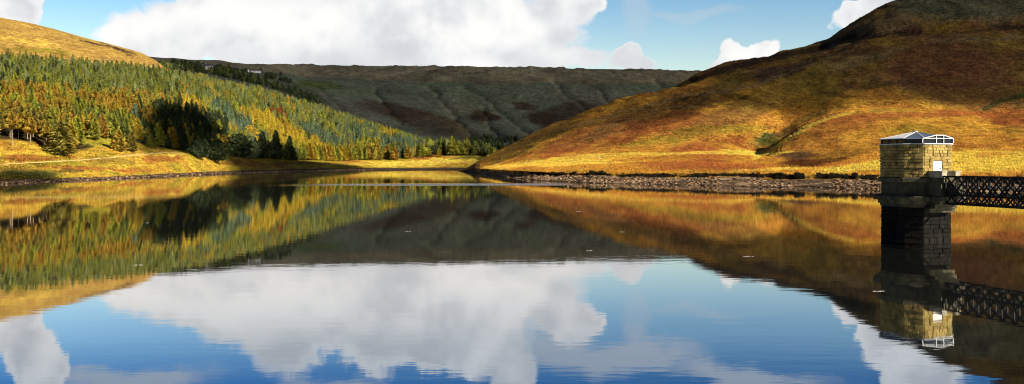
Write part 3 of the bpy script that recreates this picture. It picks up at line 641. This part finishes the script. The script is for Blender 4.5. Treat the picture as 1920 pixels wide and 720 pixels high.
# dark farm trees on the shoulder of the moor
far=[p for p in pool if id(p) not in ids]
for i in range(330):
    a=300+300*rng.random()**1.2; lo=np.interp(a,[300,400,500,600,660],[128,140,163,195,215]); b_=lo-rng.random()**1.5*np.interp(a,[300,400,500,560,660],[7,10,15,14,6])
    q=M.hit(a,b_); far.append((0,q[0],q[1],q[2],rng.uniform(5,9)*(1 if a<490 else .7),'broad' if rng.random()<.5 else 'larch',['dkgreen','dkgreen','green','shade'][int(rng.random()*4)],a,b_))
for i in range(110):
    a=rng.uniform(325,545); b_=np.interp(a,[325,400,480,545],[124,136,142,158])-abs(rng.normal(0,4)); q=M.hit(a,b_)
    if min(abs(a-392),abs(a-476)-6)<8 and b_>np.interp(a,[392,476],[129,134]): continue
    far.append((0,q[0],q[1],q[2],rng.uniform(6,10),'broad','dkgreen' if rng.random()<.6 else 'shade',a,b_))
for i in range(75):
    a=rng.uniform(778,925); y=rng.uniform(945,1045)-(a>880)*15; z=float(L.z([a],[y])[0]); h=rng.uniform(10,17)*(1 if a<885 else .8); r=rng.random()
    far.append((0,(a-CX)/F*y,y,z,h,'larch' if r<.35 else 'spruce' if r<.7 else 'broad',['green','dkgreen','lime','green','pale','dkgreen'][int(rng.random()*6)],a,290))
for i in range(70):
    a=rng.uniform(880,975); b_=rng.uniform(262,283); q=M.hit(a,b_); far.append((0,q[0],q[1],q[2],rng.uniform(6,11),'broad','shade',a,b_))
LO={k:[tri_clump_crown(k,210,300+q*3) for q in range(4)] for k in KINDS}
VV=[];FF=[];CC=[];base=0
for p in far:
    _,x,y,z,h,kd,cn,a,b_=p; v,f,sh=LO[kd][int(rng.random()*4)]
    w=h*(1.1 if kd=='larch' else 1.0)*rng.uniform(.9,1.15); th=rng.random()*6.28; c_,s_=math.cos(th),math.sin(th)
    if kd=='broad': w*=.85
    vv=np.stack([x+(v[:,0]*c_-v[:,1]*s_)*w,y+(v[:,0]*s_+v[:,1]*c_)*w,z-.3+v[:,2]*h],-1)
    VV.append(vv);FF.append(f+base);CC.append(sh[:,None]*colour_of(cn,rng)[None]);base+=len(v)
fo=obj('forest',mesh_np('forest',np.vstack(VV),np.vstack(FF),LEAF,False,np.clip(np.vstack(CC),.003,1)))
tag(fo,'dense mixed plantation of larch and spruce covering the left hillside in autumn colour','forest',kind='stuff')
print('trees',len(near),len(far))

# ------------------------------------------------------------------ shore stones, rushes
ico_t=(1+5**.5)/2
IV=np.array([(-1,ico_t,0),(1,ico_t,0),(-1,-ico_t,0),(1,-ico_t,0),(0,-1,ico_t),(0,1,ico_t),(0,-1,-ico_t),(0,1,-ico_t),(ico_t,0,-1),(ico_t,0,1),(-ico_t,0,-1),(-ico_t,0,1)])/1.9
IF=np.array([(0,11,5),(0,5,1),(0,1,7),(0,7,10),(0,10,11),(1,5,9),(5,11,4),(11,10,2),(10,7,6),(7,1,8),(3,9,4),(3,4,2),(3,2,6),(3,6,8),(3,8,9),(4,9,5),(2,4,11),(6,2,10),(8,6,7),(9,8,1)])
def scatter(n, sheet, sampler, size, cols_):
    VV=[];FF=[];CC=[]
    pxs,ds=sampler(n); zs=sheet.z(pxs,ds); X=(pxs-CX)/F*ds
    for i in range(len(pxs)):
        s=size(); j=IV*rng.uniform(.55,1.3,(12,1)); th=rng.random()*6.28
        j=j*np.array([1.3,rng.uniform(.6,1),rng.uniform(.25,.6)])*s; c_,s_=math.cos(th),math.sin(th)
        VV.append(np.stack([X[i]+j[:,0]*c_-j[:,1]*s_,ds[i]+j[:,0]*s_+j[:,1]*c_,zs[i]+j[:,2]+s*.1],-1)); FF.append(IF+12*i)
        CC.append(np.tile(cols_()*rng.uniform(.6,1.3),(12,1)))
    return np.vstack(VV),np.vstack(FF),np.vstack(CC)
STM,nt,bs=new_mat('shore_stone'); N=NT(nt); a=N.n('ShaderNodeAttribute',attribute_name='tint'); g=N.n('ShaderNodeNewGeometry'); f=N.noise(g.outputs['Position'],3,4,.6)
N.l(N.vmath('SCALE',a.outputs['Color'],scale=N.mapr(f,.3,.7,.7,1.3)),bs.inputs['Base Color']); bs.inputs['Roughness'].default_value=.85; bs.inputs['Specular IOR Level'].default_value=.2
sc_=lambda: np.array([[.42,.26,.14],[.28,.18,.11],[.56,.38,.22],[.10,.065,.04],[.36,.20,.10]][int(rng.random()*5)])
def smpH(n):
    px=rng.uniform(880,2050,n); px=px[fbm(px/20,px*0,4,78)+rng.normal(0,.25,len(px))>-.12]; n=len(px); t=rng.random(n)**.9; d=H.row(1,px)*(1-t)+H.row(2,px)*t; return px,d-1
v,f,c=scatter(14000,H,smpH,lambda: .07+.62*rng.random()**5,sc_)
vp=CX+F*v[:,0]/v[:,1]; c=c*(np.interp(vp,[1010,1120],[.85,.68])*(.85+.5*fbm(v[:,0]/9,v[:,1]/9,3,88)))[:,None]
tag(obj('shore_stones',mesh_np('shore_stones',v,f,STM,False,c)),'pale tan stones heaped along the right hand shore','stones',kind='stuff')
def smpL(n):
    px=rng.uniform(-100,700,n); t=rng.random(n); d=L.row(1,px)*(1-t)+L.row(2,px)*t; return px,d-1
v,f,c=scatter(3000,L,smpL,lambda: .12+.4*rng.random()**3,lambda: sc_()*.7)
tag(obj('shore_stones',mesh_np('shore_stones',v,f,STM,False,c)),'grey brown stones strewn along the left hand shore','stones',kind='stuff')
def tufts(name,n,sheet,sampler,hgt,colf,blades=9,w=.05,lean=.45):
    pxs,ds=sampler(n); zs=sheet.z(pxs,ds); X=(pxs-CX)/F*ds; n=len(pxs)
    P=np.stack([X,ds,zs-.05],-1)[:,None]; hh=hgt(pxs,n)[:,None]*rng.uniform(.6,1.15,(n,blades))
    th=rng.random((n,blades))*6.28; ph=rng.random((n,blades))*6.28; rr=hh*lean*rng.random((n,blades)); r0=hh*.22*rng.random((n,blades))
    b0=P+np.stack([r0*np.cos(th),r0*np.sin(th),0*rr],-1); ww=(w*hh)[...,None]*np.stack([np.cos(ph),np.sin(ph),0*ph],-1)
    tip=b0+np.stack([rr*np.cos(th),rr*np.sin(th),hh],-1); v=np.stack([b0-ww,b0+ww,tip],2).reshape(-1,3)
    c=np.repeat(colf(pxs,n),blades*3,axis=0)*np.repeat(rng.uniform(.7,1.3,(n*blades,1)),3,axis=0)
    return mesh_np(name,v,np.arange(len(v)).reshape(-1,3),LEAF,False,np.clip(c,.003,1))
def smpR(n):
    px=rng.uniform(905,2000,n); g_=fbm(px/26,px*0,3,301)+np.where((px>1430),.6,np.where(px>1060,.12,-.1)); px=px[(g_>.02)&((fbm(px/9,px*0,3,302)+rng.normal(0,.12,len(px))>-.15))]
    return px,H.row(3,px)-rng.random(len(px))*3.0
me=tufts('rushes',9000,H,smpR,lambda p,n: (np.interp(p,[1040,1060,1130,1150,1400,1440],[.45,.75,.75,.35,.4,.75])*(1+.8*fbm(p/9,p*0,5,310))).clip(.12,2)*rng.uniform(.6,1.15,n),lambda p,n: np.array([[.022,.019,.009]])*rng.uniform(.5,1.5,(n,1)),12,.09,.6)
tag(obj('rushes',me),'dark rushes and heather overhanging the stony right shore','rushes',kind='stuff')
def smpG(n):
    px=rng.uniform(900,2100,n); t=rng.random(n)**1.3; d=(H.row(3,px)+.5)*(1-t)+H.row(5,px)*t; return px,d
def gcol(p,n):
    return np.array([[.52,.32,.06]])*rng.uniform(.7,1.25,(n,1))
pxs,ds=smpG(34000); zz=H.z(pxs,ds); pyy=HY-(zz-HC)/ds*F; cg=colH(H,pxs,ds,(pxs-CX)/F*ds,zz,pyy)
st=rng.bit_generator.state
me=tufts('grass',0,H,lambda n:(pxs,ds),lambda p,n: .45*rng.uniform(.5,1.4,n),lambda p,n: cg*1.15,5,.16,.9)
tag(obj('grass_tussocks',me),'golden moor grass tussocks over the lower right slope','grass',kind='stuff')

def smpU(n):
    px=rng.uniform(900,2000,n); t=rng.random(n); d=H.row(5,px)*(1-t)+H.row(8,px)*t*.98; return px,d
pxs,ds=smpU(26000); zz=H.z(pxs,ds); pyy=HY-(zz-HC)/ds*F; k_=(pyy>-20)&(fbm((pxs-CX)/F*ds/30,ds/30,4,411)>-.1); pxs,ds,zz,pyy=pxs[k_],ds[k_],zz[k_],pyy[k_]
cg=colH(H,pxs,ds,(pxs-CX)/F*ds,zz,pyy)
me=tufts('heather',0,H,lambda n:(pxs,ds),lambda p,n: .55*rng.uniform(.4,1.5,n),lambda p,n: cg*.45,5,.3,1.1)
tag(obj('heather_clumps',me),'dark heather and rush clumps dotted over the right hill','heather',kind='stuff')
def smpB(n):
    px=rng.uniform(-150,800,n); t=rng.random(n); d=(L.row(2,px)+.5)*(1-t)+L.row(4,px)*t; return px,d
pxs,ds=smpB(16000); zz=L.z(pxs,ds); pyy=HY-(zz-HC)/ds*F
onpath=np.abs(pyy-np.interp(pxs,*zip(*pts)))<1.4; k_=~(onpath&(pxs<372)); pxs,ds,zz,pyy=pxs[k_],ds[k_],zz[k_],pyy[k_]
cg=colL(L,pxs,ds,(pxs-CX)/F*ds,zz,pyy)*np.where(rng.random(len(pxs))<.25,.35,1.1)[:,None]
me=tufts('grass',0,L,lambda n:(pxs,ds),lambda p,n: .5*rng.uniform(.4,1.4,n),lambda p,n: cg,5,.18,.9)
tag(obj('grass_tussocks',me),'rough yellow grass and dark tufts on the left bank','grass',kind='stuff')
FOAM=plain('foam',(.34,.33,.30),.8,.2,9)
for px_,py_,w_,lb in [(1404,481,.34,'pale foam fleck on the dark reflection left of the valve tower, the largest one'),(1106,470,.28,'foam fleck floating just above the reflected small round cloud'),(1167,435,.2,'tiny foam fleck on the reflected moor in mid lake'),(260,497,.3,'pale foam fleck on the reflected forest at left'),(276,418,.3,'foam fleck beside the dark reflected notch of the forest'),(765,434,.22,'tiny foam fleck on the dark moor reflection at the centre'),(1645,546,.28,'foam fleck touching the left side of the reflected tower'),(1085,397,.3,'tiny foam fleck on the farthest dark water right of centre')]:
    d_=HC*F/(py_-HY); X0=(px_-CX)/F*d_; mb=MB(); r=random.Random(int(px_))
    for k in range(9):
        a=r.uniform(-w_,w_); c0=r.uniform(-w_,w_)*.35; rr=r.uniform(.03,.07); n=7
        ring=[(a+rr*r.uniform(.7,1.4)*math.cos(t*2*math.pi/n)*1.6,c0+rr*math.sin(t*2*math.pi/n)) for t in range(n)]
        mb.prism(ring,-.004+k*.0003,.010+k*.001,[(a+(x-a)*.6,c0+(y-c0)*.6) for x,y in ring])
    o=mb.build('foam_fleck',FOAM,None,loc=(X0,d_,0)); tag(o,lb,'foam','foam flecks on the water')

# ------------------------------------------------------------------ valve tower
AX=math.radians(-73.2); TC=(34.06,72.0,0)
def stone_mat(name,c1,c2,stain=.5):
    m,nt,bs=new_mat(name); N=NT(nt); tc=N.n('ShaderNodeTexCoord'); P=tc.outputs['Object']
    f=N.noise(P,1.3,6,.65); g=N.noise(P,9,5,.7); ri=N.n('ShaderNodeNewGeometry').outputs['Random Per Island']
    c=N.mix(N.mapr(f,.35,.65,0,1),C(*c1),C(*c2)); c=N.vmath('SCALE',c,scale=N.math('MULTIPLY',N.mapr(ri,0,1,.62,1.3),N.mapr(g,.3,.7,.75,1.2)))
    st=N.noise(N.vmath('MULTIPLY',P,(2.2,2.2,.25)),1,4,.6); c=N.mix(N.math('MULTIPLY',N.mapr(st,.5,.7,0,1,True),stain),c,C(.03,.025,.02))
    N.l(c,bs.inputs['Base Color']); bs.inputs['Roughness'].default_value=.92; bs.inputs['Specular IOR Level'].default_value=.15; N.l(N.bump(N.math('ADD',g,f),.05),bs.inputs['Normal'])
    return m
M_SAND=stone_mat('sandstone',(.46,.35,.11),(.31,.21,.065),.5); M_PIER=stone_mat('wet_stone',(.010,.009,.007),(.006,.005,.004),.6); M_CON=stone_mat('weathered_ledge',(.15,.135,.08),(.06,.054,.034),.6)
M_IRON=plain('black_iron',(.006,.006,.006),.6,.4,5,spec=.2); M_WHITE=plain('white_paint',(.70,.70,.67),.45,.06,4); M_DARKF=plain('dark_frame',(.03,.03,.032),.5,.2,4)
M_GLASS=plain('dark_glass',(.012,.014,.02),.08,.1,2,spec=.6); M_ROOF=plain('roof_glass',(.07,.10,.17),.35,.25,1.5,spec=.5); M_ROOFW=plain('roof_glass_glare',(.75,.76,.77),.4,.15,2); M_MORTAR=plain('mortar',(.16,.12,.06),.95,.3,6)
M_DECK=plain('deck_timber',(.07,.06,.05),.8,.4,4)
def octo(h,w=None,e=0):
    h0=2.4; w0=1.36; h_=h; w_=(w if w is not None else w0+(h-h0)*.414)
    return [(h_,-w_),(h_,w_),(w_,h_),(-w_,h_),(-h_,w_),(-h_,-w_),(-w_,-h_),(w_,-h_)]
tw=bpy.data.objects.new('valve_tower',None); COL.objects.link(tw); tw.location=TC; tw.rotation_euler=(0,0,AX)
tag(tw,'stone valve tower with chamfered corners and glazed roof standing in the lake','tower')
def masonry(name,h,z0,z1,nc,mat,mort,prot,hole=None,bl=(.45,.95)):
    core=MB(); core.prism(octo(h-.04),z0,z1); 
    mb=MB(); pl=octo(h); r=random.Random(3); ch=(z1-z0)/nc; g=.006+.0*r.random()
    for k in range(nc):
        za=z0+k*ch+g; zb=z0+(k+1)*ch-g
        for i in range(8):
            a=Vector((*pl[i],0)); b=Vector((*pl[(i+1)%8],0)); d=(b-a); Lg=d.length; d.normalize(); n=Vector((d.y,-d.x,0)); s=0
            while s<Lg-.05:
                e=s+r.uniform(*bl)
                if Lg-e<.3: e=Lg
                if hole and i==0 and e>Lg/2-hole[0] and s<Lg/2+hole[0] and za<hole[1]:
                    if s<Lg/2-hole[0]-.12: e=Lg/2-hole[0]
                    else: s=Lg/2+hole[0]; continue
                pr=prot*r.uniform(.3,1.6); ga=a+d*(s+(g if s>0 else 0)); gb=a+d*(e-(g if e<Lg else 0))
                vs=[]
                for q,(m0,m1) in ((-.1,(0,0)),(0,(0,0)),(pr,(.035,.035))):
                    for pt,sg in ((ga,1),(gb,-1)):
                        for z,zs in ((za,1),(zb,-1)):
                            vs.append(pt+n*q+d*sg*m0+Vector((0,0,z+zs*m0)))
                # rings of 4: order a-low,a-high,b-low,b-high
                o=[0,2,3,1]; fs=[]
                for rr_ in range(2):
                    for t in range(4): fs.append((rr_*4+o[t],rr_*4+o[(t+1)%4],(rr_+1)*4+o[(t+1)%4],(rr_+1)*4+o[t]))
                fs.append(tuple(8+t for t in o)); mb.add(vs,fs); s=e
    o=mb.build(name,mat,tw)
    me=o.data; core_me=MB(); c=core; 
    # mortar core joined into the same part as a second material
    me.materials.append(mort); import bmesh
    bm=bmesh.new(); bm.from_mesh(me); vs=[bm.verts.new(p) for p in c.v]
    for f_ in c.f:
        q=bm.faces.new([vs[i] for i in f_]); q.material_index=1
    bmesh.ops.recalc_face_normals(bm,faces=bm.faces); bm.to_mesh(me); bm.free()
    return o
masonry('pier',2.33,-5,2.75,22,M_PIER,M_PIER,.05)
b=MB(); b.prism(octo(2.45),2.75,3.0); b.prism(octo(2.62),3.0,3.3); b.box(2.3,2.95,-1.25,1.25,2.35,2.7); b.box(2.3,3.3,-1.1,1.1,2.7,3.02); b.box(2.3,3.62,-1.0,1.0,3.02,3.3); b.build('corbel',M_CON,tw,.02)
b=MB(); b.prism(octo(2.98),3.3,3.62); b.prism(octo(2.98),3.62,3.74,octo(2.78)); b.box(2.6,4.15,-1.25,1.25,3.303,3.68); b.build('lower_ledge',M_CON,tw,.02)
b=MB(); b.prism(octo(2.36),3.74,4.8); b.box(2.2,3.75,-.92,.92,3.68,4.8); b.build('base_wall',M_CON,tw,.01)
b=MB(); b.prism(octo(2.64),4.8,5.12); b.prism(octo(2.64),5.12,5.2,octo(2.50)); b.box(2.5,4.0,-1.08,1.08,4.803,5.17); b.build('upper_ledge',M_CON,tw,.02)
M_LITE=stone_mat('parapet_stone',(.60,.54,.40),(.45,.40,.28),.2)
for s in (-1,1):
    b=MB(); y0,y1=sorted((s*.42,s*.92)); b.box(2.46,3.85,y0,y1,5.2,5.68); b.box(2.46,3.9,y0-.04,y1+.04,5.68,5.75); b.build('parapet',M_LITE,tw,.015)
masonry('wall',2.40,5.2,7.9,11,M_SAND,M_MORTAR,.06,hole=(.46,6.6),bl=(.28,.62))
d=MB(); d.box(2.36,2.41,-.45,.45,5.2,6.53); dr=d.build('door',M_WHITE,tw,.005)
h=MB(); h.bar((2.42,.33,5.95),(2.47,.33,5.95),.04); h.bar((2.47,.33,5.95),(2.47,.18,5.95),.03); h.build('handle',M_IRON,dr)
d=MB(); d.box(2.42,2.47,-.7,.7,6.56,6.86); d.build('lintel',M_SAND,tw,.02)
b=MB(); b.prism(octo(2.56),7.9,7.98); b.build('gutter',M_WHITE,tw,.01)
# glazed band under the roof
pl=octo(2.36); b=MB(); b.prism(octo(2.30),7.98,8.34); cl=b.build('clerestory',M_GLASS,tw)
b=MB()
for i in range(8):
    a=Vector((*pl[i],0)); c_=Vector((*pl[(i+1)%8],0)); n_=3 if (a-c_).length>2 else 2
    for k in range(n_+1):
        q=a.lerp(c_,k/n_); b.bar((q.x,q.y,7.98),(q.x,q.y,8.34),.05)
    b.bar((a.x,a.y,8.02),(c_.x,c_.y,8.02),.05); b.bar((a.x,a.y,8.31),(c_.x,c_.y,8.31),.05)
b.build('glazing_bars',M_DARKF,cl)
# roof planes; left and back ones near white, reflected brightness painted in
E=octo(2.55); ap=(0,0,9.0)
rf=MB(); rf.prism(E,8.34,8.39); rf.add([(x,y,8.392) for x,y in E]+[ap],[(i,(i+1)%8,8) for i in (0,1,2,7)]); rfo=rf.build('roof',M_ROOF,tw)
rf=MB(); rf.add([(x,y,8.393) for x,y in E]+[(0,0,9.001)],[(i,(i+1)%8,8) for i in (3,4,5,6)]); rf.build('roof_panel',M_ROOFW,rfo)
b=MB()
for x,y in E: b.bar((x*.99,y*.99,8.40),(0,0,9.02),.05)
for i in range(8): b.bar((*E[i],8.385),(*E[(i+1)%8],8.385),.05)
b.box(-.12,.12,-.12,.12,8.95,9.08); b.build('hip_bars',M_WHITE,rfo)
# white framed window gable over the door side
z0=7.985; yl,y1_,y2_,yr=-1.62,-.25,.48,1.45; top=[(yl,.38),(y1_,.66),(y2_,.66),(yr,.40)]
gb=MB(); x=2.55; xi=1.75
P0=[(yl,0)]+top+[(yr,0)]
gb.add([(x-.06,y,z0+z+.0) for y,z in P0],[tuple(range(6))])
gw=gb.build('window',M_GLASS,tw)
g2=MB()
for (ya,za),(yb,zb) in zip(P0,P0[1:]): g2.bar((x,ya,z0+max(za,.04)),(x,yb,z0+max(zb,.04)),.06,.06)
for y in (y1_,y2_): g2.bar((x,y,z0),(x,y,z0+.64),.05)
g2.build('frame',M_WHITE,gw)
g3=MB(); back=[(yl*.7,.50),(y1_*.8,.70),(y2_*.8,.70),(yr*.7,.50)]
vs=[(x+.03,y,z0+z+.045) for y,z in top]+[(xi,y,z0+z) for y,z in back]
g3.add(vs,[(0,1,5,4),(1,2,6,5),(2,3,7,6)]); g3.add([(x-.02,yl,z0+.05),(x-.02,yl,z0+.33),(xi,yl*.7,z0+.50),(xi,yl*.7,z0+.3)],[(0,1,2,3)]); g3.add([(x-.02,yr,z0+.05),(x-.02,yr,z0+.36),(xi,yr*.7,z0+.50),(xi,yr*.7,z0+.3)],[(0,1,2,3)])
g3.build('gable_roof',M_ROOF,gw)

# ------------------------------------------------------------------ footbridge
br=bpy.data.objects.new('footbridge',None); COL.objects.link(br); br.location=TC; br.rotation_euler=(0,0,AX)
tag(br,'black iron lattice footbridge running from the valve tower out of frame on the right','bridge')
zt,zb,zd=5.30,3.14,3.85; x0,pn,npan=4.15,1.06,42; x1=x0+pn*npan
for s in (-1,1):
    y=s*.78; b=MB()
    b.bar((x0-.25,y,zt),(x1,y,zt),.2,.12); b.bar((x0-.25,y,zb),(x1,y,zb),.22,.12); b.bar((x0,y,zd),(x1,y,zd),.1,.16)
    for k in range(npan+1):
        xx=x0+k*pn; b.bar((xx,y+s*.05,zb),(xx,y+s*.05,zt),.07,.1)
    hm=(zt-zb)/2
    for k in range(-1,npan+1):
        for sg in (1,-1):
            # diagonals over two panels, top to bottom
            xa=x0+k*pn if sg>0 else x0+(k+2)*pn; xb=xa+sg*2*pn; za,zz_=zt,zb
            if xa<x0: t=(x0-xa)/(xb-xa); xa=x0; za=zt+(zb-zt)*t
            if xb<x0: t=(x0-xa)/(xb-xa); xb=x0; zz_=zt+(zb-zt)*t
            if max(xa,xb)>x1: continue
            b.bar((xa,y-s*.03*sg,za),(xb,y-s*.03*sg,zz_),.04,.13)
    b.build('lattice_girder',M_IRON,br)
b=MB(); r=random.Random(4); xx=x0-.3
while xx<x1: b.box(xx,xx+.2,-.72,.72,zd-.03+r.uniform(0,.008),zd+.03); xx+=.215
b.build('deck',M_DECK,br)
b=MB()
for k in range(0,npan+1,2): b.bar((x0+k*pn,-.78,zb+.1),(x0+k*pn,.78,zb+.1),.1)
for k in range(0,npan-1,2): b.bar((x0+k*pn,-.75,zb+.06),(x0+(k+2)*pn,.75,zb+.06),.07)
b.build('cross_bracing',M_IRON,br)
b=MB()
for k in range(6): b.box(3.86+k*.2,4.06+k*.2,-.4,.4,zd,5.17-k*.22)
b.build('steps',M_CON,br)
b=MB(); b.box(25.5,27,-1.2,1.2,-5,3.07); b.box(25.3,27.2,-1.4,1.4,2.6,3.07-.002); b.build('pier',M_PIER,br,.03)

# ------------------------------------------------------------------ farm buildings on the moor shoulder
FW=plain('farm_wall',(.36,.34,.31),.9,.2,1); FWW=plain('farm_whitewash',(.8,.79,.76),.8,.05,1); FR=plain('slate',(.07,.075,.085),.6,.2,1)
def farm(px,py,lx,ly,hw,wallm,label,rz,nw,name='farmhouse'):
    p=M.hit(px,py); e=bpy.data.objects.new(name,None); COL.objects.link(e); e.location=p; e.rotation_euler=(0,0,rz); tag(e,label,'house')
    b=MB(); b.box(-lx/2,lx/2,-ly/2,ly/2,-1.5,hw); b.build('wall',wallm,e)
    b=MB(); o=.3; b.add([(-lx/2-o,-ly/2-o,hw),(lx/2+o,-ly/2-o,hw),(lx/2+o,ly/2+o,hw),(-lx/2-o,ly/2+o,hw),(-lx/2-o,0,hw+ly*.36),(lx/2+o,0,hw+ly*.36)],[(0,1,5,4),(2,3,4,5),(0,4,3),(1,2,5),(3,2,1,0)]); rf=b.build('roof',FR,e)
    b=MB(); b.box(-lx/2+.3,-lx/2+1.3,-.5,.5,hw+ly*.2,hw+ly*.36+1.2); b.build('chimney',wallm,rf)
    for k in range(nw):
        x=-lx/2+lx*(k+.5)/nw; b=MB(); b.box(x-.55,x+.55,-ly/2-.04,-ly/2+.05,hw*.45,hw*.45+1.3); b.build('window',M_GLASS,e)
farm(392,131,11,8,6,FW,'grey stone farmhouse among dark trees on the skyline shoulder at left',.2,3)
farm(383,130,7,6,4.5,FW,'smaller stone outbuilding attached left of the grey farmhouse',-.1,2,'barn')
farm(476,136,22,7,2.8,FWW,'long low white farm building right of the dark hilltop trees',.05,5)
farm(462,134,8,6,3,FWW,'short white shed at the left end of the long white farm building',.1,2,'barn')
# ------------------------------------------------------------------ sheep on the slope
WOOL=plain('wool',(.72,.70,.64),.95,.15,8,bumpd=.03); FACE=plain('sheep_face',(.05,.045,.04),.8)
def sheep(px,py,rz,label):
    import bmesh
    p=H.hit(px,py); e=bpy.data.objects.new('sheep',None); COL.objects.link(e); e.location=p; e.rotation_euler=(0,0,rz); tag(e,label,'sheep')
    me=bpy.data.meshes.new('body'); bm=bmesh.new(); bmesh.ops.create_icosphere(bm,subdivisions=3,radius=1)
    for v in bm.verts:
        x,y,z=v.co; n=1+.05*math.sin(x*19)*math.sin(y*17)*math.sin(z*21); v.co=Vector((x*.55*n,y*.27*n*(1+.1*x),.58+z*.28*n))
    # legs and neck grown from the body as tapered columns sunk into it
    def col(a,b,r0,r1):
        a,b=Vector(a),Vector(b); d=(b-a).normalized(); u=d.orthogonal().normalized(); w=d.cross(u); A=[];B=[]
        for k in range(8):
            t=k*math.pi/4; o=u*math.cos(t)+w*math.sin(t); A.append(bm.verts.new(a+o*r0)); B.append(bm.verts.new(b+o*r1))
        for k in range(8): bm.faces.new((A[k],A[(k+1)%8],B[(k+1)%8],B[k]))
        bm.faces.new(B); bm.faces.new(A[::-1])
    for x in (-.36,.34):
        for y in (-.13,.13): col((x,y,.5),(x+.02,y,.25),.075,.04); col((x+.02,y,.25),(x,y,0),.04,.035)
    col((.42,0,.66),(.66,0,.5),.15,.10); col((.62,0,.52),(.78,0,.30),.10,.05)
    for y in (-1,1): col((.66,y*.07,.5),(.62,y*.19,.46),.035,.015)
    bmesh.ops.recalc_face_normals(bm,faces=bm.faces); bm.to_mesh(me); bm.free(); me.materials.append(WOOL)
    o=obj('body',me,e)
sheep(1123,297,2.6,'white sheep grazing low on the golden slope of the right hill'); sheep(915,292.5,1.2,'pale sheep on the narrow spine of the right hill near the lake head')

# ------------------------------------------------------------------ camera and output
cam=bpy.data.cameras.new('camera'); co=bpy.data.objects.new('camera',cam); COL.objects.link(co); co.location=(0,0,HC); co.rotation_euler=(math.pi/2,0,0)
cam.sensor_width=36; cam.lens=36*F/1920; cam.shift_y=-55/1920; cam.clip_end=60000; cam.clip_start=.5; S.camera=co
S.render.engine='CYCLES'; S.view_settings.view_transform='Standard'; S.view_settings.look='None'; S.view_settings.exposure=.88; S.view_settings.gamma=1
S.cycles.filter_width=1.1; S.cycles.max_bounces=6; S.cycles.transparent_max_bounces=8; S.cycles.glossy_bounces=3; S.cycles.diffuse_bounces=2
S.render.resolution_x=1024; S.render.resolution_y=384
